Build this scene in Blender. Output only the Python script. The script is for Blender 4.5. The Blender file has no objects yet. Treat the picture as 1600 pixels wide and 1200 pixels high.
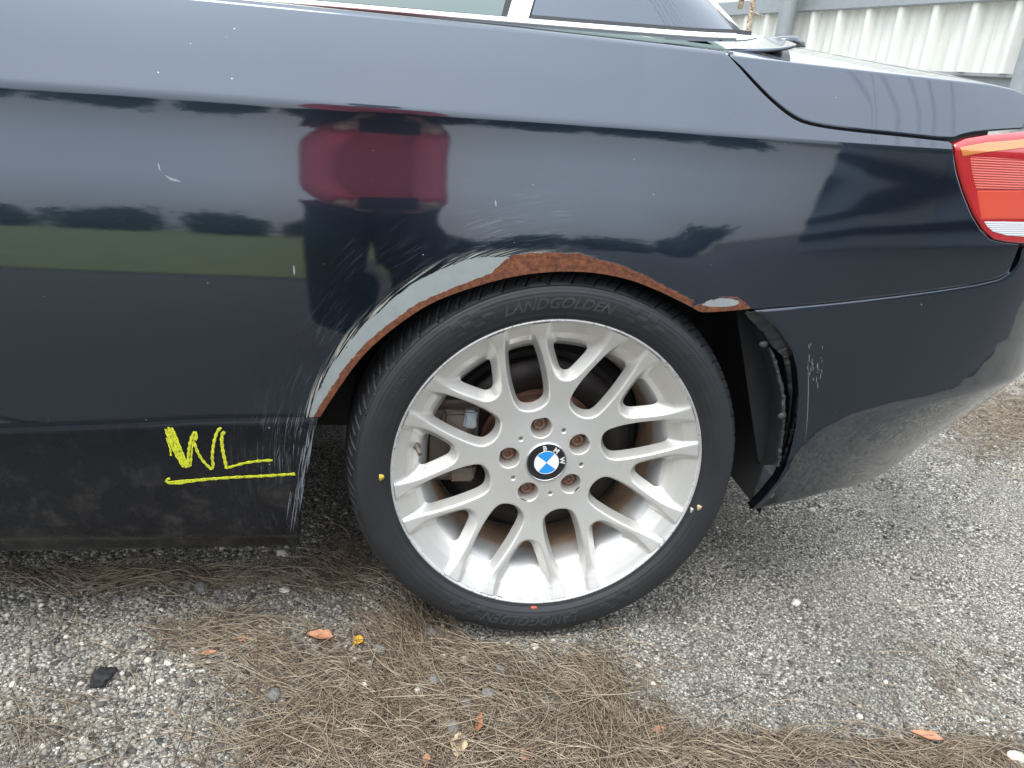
import bpy, bmesh, math, random
import numpy as np
from mathutils import Vector, Matrix
random.seed(7); RNG = np.random.default_rng(11)
R_ = math.radians
SC = bpy.context.scene
COL = SC.collection

# ---------------------------------------------------------------- camera
FPX = 1220.0                                    # focal length in pixels of the 1600 px wide photograph
CAM = np.array([-0.257, -1.040, 0.891])
YAW, PITCH, ROLL = R_(10.12), R_(22.15), R_(4.72)
FW = np.array([math.sin(YAW)*math.cos(PITCH), math.cos(YAW)*math.cos(PITCH), -math.sin(PITCH)])
_r = np.cross(FW, [0, 0, 1]); _r /= np.linalg.norm(_r); _u = np.cross(_r, FW)
RT = math.cos(ROLL)*_r + math.sin(ROLL)*_u
UP = -math.sin(ROLL)*_r + math.cos(ROLL)*_u
cam = bpy.data.cameras.new('camera'); cam.sensor_width = 36; cam.lens = FPX/1600*36
cam.clip_start = 0.02; cam.clip_end = 600
co = bpy.data.objects.new('camera', cam); COL.objects.link(co)
M4 = Matrix.Identity(4)
for i in range(3):
    M4[i][0] = RT[i]; M4[i][1] = UP[i]; M4[i][2] = -FW[i]; M4[i][3] = CAM[i]
co.matrix_world = M4
SC.camera = co

# ---------------------------------------------------------------- world, sun, exposure (bright overcast)
SUN_EL, SUN_AZ = R_(62), R_(215)
w = bpy.data.worlds.new('World'); SC.world = w; w.use_nodes = True
nt = w.node_tree; nt.nodes.clear()
sky = nt.nodes.new('ShaderNodeTexSky'); sky.sky_type = 'NISHITA'; sky.sun_disc = False
sky.sun_elevation = SUN_EL; sky.sun_rotation = SUN_AZ; sky.dust_density = 4; sky.air_density = 1.2
hs = nt.nodes.new('ShaderNodeHueSaturation'); hs.inputs['Saturation'].default_value = 0.35
tc = nt.nodes.new('ShaderNodeTexCoord')
nz = nt.nodes.new('ShaderNodeTexNoise'); nz.inputs['Scale'].default_value = 2.2; nz.inputs['Detail'].default_value = 5
rp = nt.nodes.new('ShaderNodeValToRGB')
rp.color_ramp.elements[0].position = .3; rp.color_ramp.elements[0].color = (8.0, 8.9, 10.0, 1)
rp.color_ramp.elements[1].position = .75; rp.color_ramp.elements[1].color = (10.2, 11.1, 12.1, 1)
mx = nt.nodes.new('ShaderNodeMix'); mx.data_type = 'RGBA'; mx.inputs['Factor'].default_value = 0.8
bg = nt.nodes.new('ShaderNodeBackground'); bg.inputs['Strength'].default_value = 0.15
wo = nt.nodes.new('ShaderNodeOutputWorld')
L = nt.links.new
L(sky.outputs[0], hs.inputs['Color']); L(tc.outputs['Generated'], nz.inputs['Vector']); L(nz.outputs[0], rp.inputs[0])
L(hs.outputs[0], mx.inputs['A']); L(rp.outputs[0], mx.inputs['B'])
# standard overcast sky: luminance rises from horizon to zenith as (1 + 2 sin h) / 3
sz = nt.nodes.new('ShaderNodeSeparateXYZ'); L(tc.outputs['Generated'], sz.inputs[0])
m1 = nt.nodes.new('ShaderNodeMath'); m1.operation = 'MAXIMUM'; L(sz.outputs[2], m1.inputs[0]); m1.inputs[1].default_value = 0
m2 = nt.nodes.new('ShaderNodeMath'); m2.operation = 'MULTIPLY_ADD'; L(m1.outputs[0], m2.inputs[0]); m2.inputs[1].default_value = 2/3; m2.inputs[2].default_value = 1/3
vm = nt.nodes.new('ShaderNodeVectorMath'); vm.operation = 'SCALE'; L(mx.outputs['Result'], vm.inputs[0]); L(m2.outputs[0], vm.inputs['Scale'])
L(vm.outputs[0], bg.inputs['Color']); L(bg.outputs[0], wo.inputs[0])
sl = bpy.data.lights.new('sun', 'SUN'); sl.energy = 0.6; sl.angle = R_(25); sl.color = (1, .97, .92)
so = bpy.data.objects.new('sun', sl); COL.objects.link(so)
sd = Vector((math.sin(SUN_AZ)*math.cos(SUN_EL), math.cos(SUN_AZ)*math.cos(SUN_EL), math.sin(SUN_EL)))
so.rotation_euler = sd.to_track_quat('Z', 'Y').to_euler()
SC.view_settings.view_transform = 'Standard'; SC.view_settings.look = 'None'
SC.view_settings.gamma = 1; SC.view_settings.use_curve_mapping = False
SC.view_settings.exposure = 1.4

# ---------------------------------------------------------------- pixel helpers
def ray(px, py): return FW + (px-800)/FPX*RT - (py-600)/FPX*UP
def at(px, py, y=None, z=None):
    d = ray(px, py); t = (y-CAM[1])/d[1] if y is not None else (z-CAM[2])/d[2]
    return CAM + t*d

# ---------------------------------------------------------------- node helpers
class NT:
    def __init__(s, name):
        s.m = bpy.data.materials.new(name); s.m.use_nodes = True
        s.t = s.m.node_tree; s.t.nodes.clear()
        s.out = s.t.nodes.new('ShaderNodeOutputMaterial')
    def n(s, ty, **k):
        nd = s.t.nodes.new(ty)
        for a, b in k.items():
            if a.startswith('_'): setattr(nd, a[1:], b)
            else:
                key = int(a[1:]) if a[0] == 'i' and a[1:].isdigit() else a.replace('__', ' ')
                s.put(nd.inputs[key], b)
        return nd
    def put(s, sock, b):
        if isinstance(b, bpy.types.NodeSocket): s.t.links.new(b, sock)
        elif isinstance(b, bpy.types.Node): s.t.links.new(b.outputs[0], sock)
        else: sock.default_value = b
    def math(s, op, a, b=0.0, c=0.0, clamp=False):
        nd = s.n('ShaderNodeMath', _operation=op, _use_clamp=clamp); s.put(nd.inputs[0], a); s.put(nd.inputs[1], b); s.put(nd.inputs[2], c)
        return nd.outputs[0]
    def mix(s, f, a, b):
        nd = s.n('ShaderNodeMix', _data_type='RGBA'); s.put(nd.inputs['Factor'], f); s.put(nd.inputs['A'], a); s.put(nd.inputs['B'], b)
        return nd.outputs['Result']
    def pos(s): return s.n('ShaderNodeNewGeometry').outputs['Position']
    def noise(s, scale, detail=4, rough=.55, vec=None):
        nd = s.n('ShaderNodeTexNoise', Scale=scale, Detail=detail, Roughness=rough)
        s.put(nd.inputs['Vector'], vec if vec is not None else s.pos()); return nd.outputs[0]
    def ramp(s, fac, stops, interp='LINEAR'):
        nd = s.n('ShaderNodeValToRGB'); s.put(nd.inputs[0], fac); e = nd.color_ramp.elements; nd.color_ramp.interpolation = interp
        while len(e) < len(stops): e.new(.5)
        for el, (p, c) in zip(e, stops):
            el.position = p; el.color = tuple(c)+(1,) if len(c) == 3 else c
        return nd.outputs[0]
    def sstep(s, v, a, b):
        nd = s.n('ShaderNodeMapRange', _interpolation_type='SMOOTHSTEP'); s.put(nd.inputs[0], v); nd.inputs[1].default_value = a; nd.inputs[2].default_value = b
        return nd.outputs[0]
    def bump(s, h, strength=.5, dist=.001):
        nd = s.n('ShaderNodeBump', Strength=strength, Distance=dist); s.put(nd.inputs['Height'], h); return nd.outputs[0]
    def pbr(s, **k):
        b = s.n('ShaderNodeBsdfPrincipled')
        for a, v in k.items(): s.put(b.inputs[a.replace('__', ' ')], v)
        s.t.links.new(b.outputs[0], s.out.inputs[0]); return s.m

def simple(name, col, rough=.5, metal=0., var=.12, scale=40, bump=0., bscale=300, coat=0.):
    t = NT(name); n = t.noise(scale, 5)
    c = t.mix(n, tuple(x*(1-var) for x in col)+(1,), tuple(min(1, x*(1+var)) for x in col)+(1,))
    k = dict(Base__Color=c, Roughness=t.math('MULTIPLY_ADD', n, .16, rough-.08), Metallic=metal, Coat__Weight=coat)
    if bump: k['Normal'] = t.bump(t.noise(bscale, 4), bump, .001)
    return t.pbr(**k)

# ---------------------------------------------------------------- materials
def mat_paint(sill=False):
    t = NT('sill_satin_paint' if sill else 'navy_paint'); P = t.pos()
    sx = t.n('ShaderNodeSeparateXYZ', i0=P)
    X, Z = sx.outputs[0], t.math('SUBTRACT', sx.outputs[2], .315)
    r = t.math('SQRT', t.math('ADD', t.math('MULTIPLY', X, X), t.math('MULTIPLY', Z, Z)))
    th = t.math('ARCTAN2', Z, X)
    # scuffs that follow the wheel arch
    sv = t.n('ShaderNodeCombineXYZ', i0=t.math('ADD', t.math('MULTIPLY', r, 420.), t.math('MULTIPLY', th, 9.)), i1=t.math('MULTIPLY', th, 4.5), i2=sx.outputs[1])
    s1 = t.noise(1.0, 3, .6, sv)
    sv2 = t.n('ShaderNodeCombineXYZ', i0=t.math('SUBTRACT', t.math('MULTIPLY', r, 640.), t.math('MULTIPLY', th, 30.)), i1=t.math('MULTIPLY', th, 6.), i2=3.)
    s2 = t.noise(1.0, 3, .6, sv2)
    sv3 = t.n('ShaderNodeCombineXYZ', i0=t.math('ADD', t.math('MULTIPLY', r, 1050.), t.math('MULTIPLY', th, 22.)), i1=t.math('MULTIPLY', th, 5.), i2=9.)
    s3 = t.noise(1.0, 2, .6, sv3)
    reach = t.sstep(r, .52, .37)
    patch = t.sstep(t.noise(11, 4, .65), .36, .66)
    front = t.sstep(X, .10, -.14)
    area = t.math('MULTIPLY', t.math('MULTIPLY', reach, patch), t.math('MULTIPLY_ADD', front, .92, .08))
    lines = t.math('MAXIMUM', t.sstep(s1, .60, .70), t.math('MAXIMUM', t.sstep(s2, .61, .70), t.sstep(s3, .58, .70)))
    scr = t.math('MULTIPLY', t.math('MULTIPLY', lines, area), .36)
    # bare primer and rust round the arch (edge distances stored on the mesh)
    bare = t.n('ShaderNodeAttribute', _attribute_name='bare').outputs['Fac']
    rust = t.n('ShaderNodeAttribute', _attribute_name='rust').outputs['Fac']
    en = t.math('SUBTRACT', t.noise(1., 4, .65, sv), .5)
    en2 = t.math('SUBTRACT', t.noise(170, 5, .65), .5)
    en3 = t.math('SUBTRACT', t.noise(45, 3, .6), .5)
    bm = t.sstep(t.math('ADD', bare, t.math('MULTIPLY_ADD', en, .007, t.math('MULTIPLY', en3, .008))), .0018, .0030)
    bm = t.math('MULTIPLY', bm, t.sstep(bare, -.008, -.006))
    bm = t.math('MULTIPLY', bm, t.math('GREATER_THAN', t.math('ABSOLUTE', bare), 1e-7))
    rm = t.sstep(t.math('ADD', rust, t.math('MULTIPLY_ADD', en2, .006, t.math('MULTIPLY', en3, .006))), .0, .0018)
    rm = t.math('MULTIPLY', rm, t.math('GREATER_THAN', t.math('ABSOLUTE', rust), 1e-7))
    feather = t.math('MULTIPLY', t.sstep(bare, -.011, -.001), t.math('GREATER_THAN', t.math('ABSOLUTE', bare), 1e-7))
    fl = t.math('MULTIPLY', t.math('MULTIPLY', t.math('MULTIPLY', feather, t.sstep(X, .06, -.06)), t.sstep(s1, .48, .58)), .72)
    # dust specks and haze
    vo = t.n('ShaderNodeTexVoronoi', Scale=34.); t.put(vo.inputs['Vector'], P)
    sp = t.sstep(vo.outputs['Distance'], .035, .02)
    sp = t.math('MULTIPLY', sp, t.math('GREATER_THAN', t.n('ShaderNodeSeparateColor', i0=vo.outputs['Color']).outputs[0], .80))
    vo2 = t.n('ShaderNodeTexVoronoi', Scale=95.); t.put(vo2.inputs['Vector'], P)
    sp2 = t.math('MULTIPLY', t.sstep(vo2.outputs['Distance'], .06, .03), t.math('GREATER_THAN', t.n('ShaderNodeSeparateColor', i0=vo2.outputs['Color']).outputs[0], .93))
    specks = t.math('MAXIMUM', sp, sp2)
    low = t.sstep(sx.outputs[2], .42, .22)
    dirt = t.math('MULTIPLY', t.sstep(t.noise(26, 6, .7), .46, .72), t.math('MULTIPLY_ADD', low, .08, .003))
    dirt = t.math('ADD', dirt, t.math('MULTIPLY', low, .010))
    if sill: dirt = t.math('MULTIPLY', dirt, 2.2)
    base = t.mix(t.noise(900, 2), (.022, .034, .052, 1), (.034, .048, .070, 1))
    c = t.mix(dirt, base, (.20, .19, .17, 1))
    c = t.mix(scr, c, (.42, .45, .50, 1))
    c = t.mix(specks, c, (.55, .56, .56, 1))
    c = t.mix(fl, c, (.48, .46, .38, 1))
    prim = t.mix(t.noise(60, 5), (.195, .217, .213, 1), (.275, .297, .288, 1))
    c = t.mix(bm, c, prim)
    rc = t.ramp(t.noise(140, 6, .7), [(.25, (.040, .015, .010)), (.5, (.125, .043, .022)), (.68, (.19, .070, .030)), (.85, (.36, .16, .05))])
    rc = t.mix(t.math('MULTIPLY', t.sstep(t.noise(38, 4, .65), .54, .70), .45), rc, (.27, .10, .035, 1))
    c = t.mix(rm, c, rc)
    worn = t.math('MAXIMUM', t.math('MAXIMUM', bm, rm), fl)
    rough = t.math('MULTIPLY_ADD', worn, .5, t.math('MULTIPLY_ADD', dirt, .9, .27))
    orange = t.bump(t.noise(520, 2), .012, .0008)
    bn = t.bump(t.math('MULTIPLY_ADD', t.math('MULTIPLY', rm, t.noise(400, 5)), 1.0, t.math('MULTIPLY', t.math('SUBTRACT', 1., bm), .6)), .7, .0009)
    coat = t.math('SUBTRACT', 1., t.math('MAXIMUM', worn, t.math('MULTIPLY', dirt, 2.0, clamp=True)), clamp=True)
    if sill:
        return t.pbr(Base__Color=t.mix(t.math('MAXIMUM', scr, specks), t.mix(dirt, (.0045, .0052, .0075, 1), (.14, .13, .115, 1)), (.45, .46, .48, 1)), Roughness=t.math('MULTIPLY_ADD', t.noise(60, 4), .12, .22), Specular__IOR__Level=.32, Normal=orange)
    return t.pbr(Base__Color=c, Roughness=rough, Metallic=t.math('SUBTRACT', 1., t.math('MAXIMUM', t.math('MAXIMUM', worn, t.math('MAXIMUM', scr, specks)), t.math('MULTIPLY', dirt, 1.5, clamp=True)), clamp=True), Specular__IOR__Level=.3, Coat__Weight=coat, Coat__Roughness=t.math('MULTIPLY_ADD', t.noise(60, 3), .03, .012),
                 Coat__IOR=1.82, Normal=bn, Coat__Normal=orange)

def mat_ground():
    t = NT('gravel_asphalt'); P = t.pos()
    v1 = t.n('ShaderNodeTexVoronoi', Scale=210.); t.put(v1.inputs['Vector'], P)
    v2 = t.n('ShaderNodeTexVoronoi', Scale=480.); t.put(v2.inputs['Vector'], P)
    r1 = t.n('ShaderNodeSeparateColor', i0=v1.outputs['Color']).outputs[0]
    r2 = t.n('ShaderNodeSeparateColor', i0=v2.outputs['Color']).outputs[1]
    stops = [(.0, (.065, .060, .054)), (.22, (.155, .143, .124)), (.5, (.31, .284, .24)), (.74, (.46, .425, .355)), (.9, (.66, .615, .52)), (1, (.84, .80, .71))]
    c1 = t.ramp(r1, stops); c2 = t.ramp(r2, stops)
    pick = t.sstep(t.noise(9, 4), .4, .6)
    c = t.mix(pick, c1, c2)
    edge = t.sstep(v1.outputs['Distance'], .75, .35)
    c = t.mix(t.math('MULTIPLY', t.math('SUBTRACT', 1., edge), .65), c, (.055, .052, .048, 1))
    tone = t.noise(2.6, 4)
    c = t.mix(t.math('MULTIPLY', t.sstep(tone, .45, .7), .4), c, (.10, .098, .093, 1))
    h = t.math('ADD', t.math('MULTIPLY', edge, 1.), t.math('MULTIPLY', t.sstep(v2.outputs['Distance'], .8, .2), .45))
    return t.pbr(Base__Color=c, Roughness=.9, Specular__IOR__Level=.3, Normal=t.bump(h, .9, .0022))

def mat_islands(name, stops, rough=.8, grain=500., bump=.3):
    t = NT(name); ri = t.n('ShaderNodeNewGeometry').outputs['Random Per Island']
    c = t.ramp(ri, stops); n = t.noise(grain, 4)
    c2 = t.mix(t.math('MULTIPLY_ADD', n, 1.0, -.25, clamp=True), t.mix(.45, c, (.02, .02, .018, 1)), c)
    return t.pbr(Base__Color=c2, Roughness=rough, Normal=t.bump(n, bump, .0008))

GRAVEL = [(0, (.055, .052, .048)), (.13, (.13, .12, .104)), (.34, (.26, .238, .20)), (.58, (.39, .358, .30)), (.80, (.48, .442, .37)), (.94, (.64, .595, .50)), (1, (.78, .74, .65))]
MT = {}
MT['paint'] = mat_paint()
MT['sill'] = mat_paint(True)
MT['ground'] = mat_ground()
MT['gravel'] = mat_islands('gravel', GRAVEL, .85)
MT['needle'] = mat_islands('dry_needles', [(0, (.10, .064, .042)), (.25, (.24, .17, .11)), (.6, (.42, .32, .215)), (1, (.60, .49, .35))], .65, 60., .05)
MT['rubber'] = simple('tyre_rubber', (.0155, .0165, .018), .55, var=.35, scale=35, bump=.15, bscale=900)
MT['rubber_text'] = simple('tyre_rubber_letters', (.033, .035, .037), .45, var=.2)
MT['plastic'] = simple('black_plastic', (.016, .0165, .018), .55, var=.4, scale=25, bump=.4, bscale=260)
MT['plastic2'] = simple('worn_grey_plastic', (.040, .042, .045), .5, var=.4, scale=40, bump=.3, bscale=200)
MT['felt'] = simple('arch_liner_felt', (.022, .0225, .024), .95, var=.5, scale=60, bump=.8, bscale=700)
MT['chrome'] = simple('satin_chrome', (.82, .82, .80), .16, 1., var=.04)
MT['galv'] = simple('galvanised_steel', (.30, .32, .33), .5, .35, var=.18, scale=12)
MT['white_metal'] = simple('white_painted_sheet', (.72, .72, .66), .5, 0., var=.05, scale=5)
MT['rust_metal'] = None
def mat_rusty(name, a, b, thr=.5, metal=.0, scale=60.):
    t = NT(name); n = t.noise(scale, 6, .7)
    m = t.sstep(n, thr-.08, thr+.08)
    rc = t.ramp(t.noise(scale*3, 5), [(.3, (.07, .028, .014)), (.55, (.20, .075, .03)), (.8, (.36, .16, .06))])
    return t.pbr(Base__Color=t.mix(m, a+(1,), rc), Roughness=t.math('MULTIPLY_ADD', m, .35, .45), Metallic=t.math('MULTIPLY', t.math('SUBTRACT', 1., m), metal), Normal=t.bump(n, .4, .001))
MT['rust_pole'] = mat_rusty('rusty_cream_pole', (.55, .47, .34), None, .55, 0, 25.)
MT['disc'] = mat_rusty('brake_disc_steel', (.045, .038, .034), None, .74, .35, 30.)
def mat_hat():
    t = NT('rusted_disc_hat'); q = t.n('ShaderNodeSeparateXYZ', i0=t.pos()); z_ = t.math('SUBTRACT', q.outputs[2], .315)
    r = t.math('SQRT', t.math('ADD', t.math('MULTIPLY', q.outputs[0], q.outputs[0]), t.math('MULTIPLY', z_, z_)))
    n = t.noise(1., 3, .6, t.n('ShaderNodeCombineXYZ', i0=t.math('MULTIPLY', r, 260.), i1=t.math('MULTIPLY', q.outputs[1], 90.), i2=t.math('MULTIPLY', t.noise(30, 4), 2.)))
    return t.pbr(Base__Color=t.ramp(n, [(.3, (.035, .022, .016)), (.45, (.10, .055, .035)), (.58, (.20, .085, .040)), (.72, (.13, .10, .075))]), Roughness=.75, Metallic=.2, Normal=t.bump(t.noise(300, 4), .3, .001))
MT['hat'] = mat_hat()
MT['bolt'] = mat_rusty('rusted_wheel_bolt', (.20, .145, .115), None, .50, .3, 260.)
MT['caliper'] = mat_rusty('dirty_cast_caliper', (.13, .105, .085), None, .62, .2, 60.)

def mat_rim():
    t = NT('silver_wheel_paint'); P = t.pos()
    n = t.noise(700, 2); d = t.sstep(t.noise(16, 5, .65), .5, .8)
    c = t.mix(n, (.60, .585, .545, 1), (.69, .672, .63, 1))
    c = t.mix(t.math('MULTIPLY', d, .25), c, (.30, .265, .21, 1))
    vo = t.n('ShaderNodeTexVoronoi', Scale=150.); t.put(vo.inputs['Vector'], P)
    sp = t.math('MULTIPLY', t.sstep(vo.outputs['Distance'], .10, .06), t.math('GREATER_THAN', t.n('ShaderNodeSeparateColor', i0=vo.outputs['Color']).outputs[0], .985))
    c = t.mix(sp, c, (.06, .05, .04, 1))
    return t.pbr(Base__Color=c, Metallic=.55, Roughness=.36, Coat__Weight=.5, Coat__Roughness=.08)
MT['rim'] = mat_rim()
def mat_lip():
    t = NT('kerbed_rim_lip'); n = t.noise(210, 6, .75); k = t.sstep(t.noise(14, 3), .40, .6)
    m = t.math('MULTIPLY', t.sstep(n, .53, .60), k)
    c = t.mix(m, (.56, .555, .54, 1), (.10, .095, .09, 1))
    return t.pbr(Base__Color=c, Metallic=.5, Roughness=.4, Normal=t.bump(n, .35, .001))
MT['lip'] = mat_lip()
def mat_barrel():
    t = NT('dusty_wheel_barrel'); y = t.n('ShaderNodeSeparateXYZ', i0=t.pos()).outputs[1]
    k = t.math('ADD', t.sstep(y, .055, .080), t.math('MULTIPLY', t.math('SUBTRACT', t.noise(40, 5), .5), .5), clamp=True)
    return t.pbr(Base__Color=t.mix(k, (.50, .495, .48, 1), t.mix(t.noise(30, 5), (.16, .09, .05, 1), (.36, .25, .16, 1))), Metallic=t.math('MULTIPLY_ADD', k, -.45, .5), Roughness=t.math('MULTIPLY_ADD', k, .4, .36))
MT['barrel'] = mat_barrel()
MT['emb_black'] = simple('emblem_black', (.012, .012, .014), .2, coat=.5)
MT['emb_white'] = simple('emblem_white', (.80, .80, .79), .25, var=.02, coat=.5)
MT['emb_blue'] = simple('emblem_blue', (.02, .26, .66), .25, var=.05, coat=.5)
MT['letter'] = simple('emblem_letter_silver', (.78, .77, .72), .3, .3)
_t = NT('yellow_paint_marker'); _n = _t.noise(420, 5, .7)
MT['yellow'] = _t.pbr(Base__Color=_t.ramp(_n, [(.36, (.16, .17, .02)), (.46, (.46, .48, .02)), (.6, (.64, .66, .03)), (.75, (.74, .75, .10))]), Roughness=.45, Normal=_t.bump(_n, .4, .0006))
MT['dot_y'] = simple('yellow_balance_dot', (.55, .40, .05), .6, var=.3, scale=300)
MT['dot_r'] = simple('red_balance_mark', (.62, .10, .04), .6, var=.1)
def mat_lens(name, col, ribs=0.):
    t = NT(name); k = dict(Base__Color=col+(1,), Roughness=.22, Coat__Weight=1., Coat__Roughness=.015, Subsurface__Weight=.25, Subsurface__Scale=.01)
    if ribs:
        z = t.n('ShaderNodeSeparateXYZ', i0=t.pos()).outputs[2]
        sw = t.math('SINE', t.math('MULTIPLY', z, ribs))
        k['Base__Color'] = t.mix(t.sstep(sw, -.2, .8), col+(1,), tuple(c*.85 for c in col)+(1,))
        k['Normal'] = t.bump(sw, .6, .001)
    return t.pbr(**k)
MT['lens_dark'] = mat_lens('tail_light_red_housing', (.42, .012, .012))
MT['lens_red'] = mat_lens('tail_light_red_lens', (.62, .075, .045), 2*math.pi/.0036)
MT['lens_mid'] = mat_lens('tail_light_plain_red', (.62, .07, .03))
MT['lens_amber'] = mat_lens('tail_light_amber', (.62, .22, .055))
MT['lens_clear'] = mat_lens('tail_light_clear', (.66, .67, .68), 2*math.pi/.003)
def mat_glass():
    t = NT('green_tinted_glass')
    tr = t.n('ShaderNodeBsdfTransparent', Color=(.30, .37, .34, 1)); gl = t.n('ShaderNodeBsdfGlossy', Roughness=.01)
    fr = t.n('ShaderNodeFresnel', IOR=1.5); mxs = t.n('ShaderNodeMixShader', i0=fr, i1=tr, i2=gl)
    t.t.links.new(mxs.outputs[0], t.out.inputs[0]); return t.m
MT['glass'] = mat_glass()
MT['stone_grey'] = simple('grey_asphalt_lump', (.165, .155, .14), .9, var=.8, scale=420, bump=.8, bscale=500)
MT['stone_white'] = simple('pale_limestone', (.56, .52, .44), .85, var=.35, scale=120, bump=.6, bscale=350)
MT['stone_black'] = simple('black_tar_lump', (.018, .018, .019), .8, var=.5, scale=200, bump=.8, bscale=400)
MT['leaf_brown'] = simple('dry_brown_leaf', (.42, .20, .105), .6, var=.35, scale=120, bump=.3, bscale=200)
MT['leaf_yellow'] = simple('yellow_leaf', (.72, .40, .035), .55, var=.15, scale=120)
MT['leaf_tan'] = simple('pale_tan_leaf', (.50, .38, .23), .65, var=.3, scale=90, bump=.3, bscale=200)
MT['twig'] = simple('dry_twig', (.26, .19, .13), .8, var=.4, scale=200)
MT['grass'] = simple('grass', (.15, .19, .06), .8, var=.5, scale=3)
MT['added_ground'] = simple('added_ground_dark', (.065, .065, .066), .85, var=.35, scale=30, bump=.5, bscale=250)  # dark colour of the added ground sheet, returns little light to the panel
MT['foliage'] = mat_islands('foliage', [(0, (.012, .028, .008)), (.5, (.03, .06, .016)), (1, (.07, .11, .03))], .6, 5., 0)
MT['bark'] = simple('bark', (.12, .095, .07), .9, var=.4, scale=12)
MT['shirt'] = simple('red_shirt_cloth', (.60, .06, .075), .85, var=.15, scale=20)
MT['trousers'] = simple('dark_trousers', (.018, .02, .026), .85, var=.2, scale=30)
MT['skin'] = simple('skin', (.35, .19, .12), .5, var=.08, scale=20)
MT['hair'] = simple('dark_hair', (.015, .012, .01), .5)
MT['phone'] = simple('black_phone', (.01, .01, .012), .2)
MT['blue_wall'] = simple('blue_grey_sheet', (.27, .31, .37), .5, var=.1, scale=3)
MT['cable'] = simple('black_cable', (.02, .02, .02), .6)

# ---------------------------------------------------------------- object helpers
def fast_mesh(name, V, quads=None, tris=None, smooth=True):
    V = np.asarray(V, np.float32).reshape(-1, 3); me = bpy.data.meshes.new(name)
    q = np.zeros((0, 4), np.int32) if quads is None or len(quads) == 0 else np.asarray(quads, np.int32)
    t = np.zeros((0, 3), np.int32) if tris is None or len(tris) == 0 else np.asarray(tris, np.int32)
    me.vertices.add(len(V)); me.vertices.foreach_set('co', V.ravel())
    idx = np.concatenate([q.ravel(), t.ravel()]); me.loops.add(len(idx)); me.loops.foreach_set('vertex_index', idx)
    st = np.concatenate([np.arange(len(q))*4, len(q)*4+np.arange(len(t))*3]).astype(np.int32)
    me.polygons.add(len(st)); me.polygons.foreach_set('loop_start', st)
    me.polygons.foreach_set('loop_total', np.concatenate([np.full(len(q), 4), np.full(len(t), 3)]).astype(np.int32))
    me.update(calc_edges=True); me.validate()
    if smooth: me.polygons.foreach_set('use_smooth', np.ones(len(me.polygons), bool))
    return me
def link(name, me, mat, parent=None, flip=False):
    o = bpy.data.objects.new(name, me); COL.objects.link(o)
    if mat is not None: me.materials.append(MT[mat] if isinstance(mat, str) else mat)
    if flip: me.flip_normals()
    if parent is not None: setparent(o, parent)
    return o
WLOC = {}          # world position of the top-level empties (parts are modelled in world coordinates)
def setparent(o, p):
    o.parent = p
    o.matrix_parent_inverse = Matrix.Translation(-WLOC.get(p, Vector((0, 0, 0))))
def mk(name, V, quads=None, tris=None, mat=None, parent=None, smooth=True, flip=False):
    return link(name, fast_mesh(name, V, quads, tris, smooth), mat, parent, flip)
def empty(name, loc, parent=None):
    o = bpy.data.objects.new(name, None); COL.objects.link(o); o.empty_display_size = .1
    if parent is not None:
        o.location = (0, 0, 0); setparent(o, parent)
    else:
        o.location = loc; WLOC[o] = Vector(loc)
    return o
def tag(o, label, cat, group=None):
    o['label'] = label; o['category'] = cat
    if group: o['group'] = group
    return o
def struct(o): o['kind'] = 'structure'; return o
def ngon(name, V, mat):
    me = bpy.data.meshes.new(name); me.from_pydata([tuple(v) for v in V], [], [tuple(range(len(V)))]); me.update(); return link(name, me, mat)
def gridq(nu, nv, close=False, off=0):
    i, j = np.meshgrid(np.arange(nu if close else nu-1), np.arange(nv-1), indexing='ij'); i2 = (i+1) % nu
    return (np.stack([i*nv+j, i2*nv+j, i2*nv+j+1, i*nv+j+1], -1).reshape(-1, 4)+off)
def bmobj(name, bm, mat, parent=None, smooth=False):
    me = bpy.data.meshes.new(name); bm.to_mesh(me); bm.free()
    if smooth:
        for p in me.polygons: p.use_smooth = True
    return link(name, me, mat, parent)
def box_bm(lo, hi, bev=0.):
    bm = bmesh.new(); bmesh.ops.create_cube(bm, size=1)
    lo, hi = Vector(lo), Vector(hi)
    for v in bm.verts: v.co = Vector([lo[k]+(v.co[k]+.5)*(hi[k]-lo[k]) for k in range(3)])
    if bev: bmesh.ops.bevel(bm, geom=bm.edges[:], offset=bev, segments=2, affect='EDGES')
    return bm
def tube(pts, rad, n=8, caps=True):
    P = np.asarray(pts, float); m = len(P); rad = np.broadcast_to(np.asarray(rad, float), (m,))
    T = np.gradient(P, axis=0); T /= np.linalg.norm(T, axis=1, keepdims=True)+1e-12
    a = np.array([0, 0, 1.]) if abs(T[0, 2]) < .9 else np.array([1., 0, 0]); V = []
    for k in range(m):
        s = np.cross(T[k], a); s /= np.linalg.norm(s)+1e-12; b = np.cross(s, T[k]); a = b
        A = np.arange(n)/n*2*math.pi
        V.append(P[k]+rad[k]*(np.cos(A)[:, None]*s+np.sin(A)[:, None]*b))
    V = np.array(V)  # m,n,3
    q = [(i*n+j, i*n+(j+1) % n, (i+1)*n+(j+1) % n, (i+1)*n+j) for i in range(m-1) for j in range(n)]
    V = V.reshape(-1, 3); tr = []
    if caps:
        V = np.vstack([V, P[0], P[-1]]); c0, c1 = len(V)-2, len(V)-1
        tr = [(c0, (j+1) % n, j) for j in range(n)]+[(c1, (m-1)*n+j, (m-1)*n+(j+1) % n) for j in range(n)]
    return V, q, tr
def resample(poly, n):
    P = np.asarray(poly, float); d = np.r_[0, np.cumsum(np.linalg.norm(np.diff(P, axis=0), axis=1))]
    x = np.linspace(0, d[-1], n); return np.stack([np.interp(x, d, P[:, k]) for k in range(P.shape[1])], -1)
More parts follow.
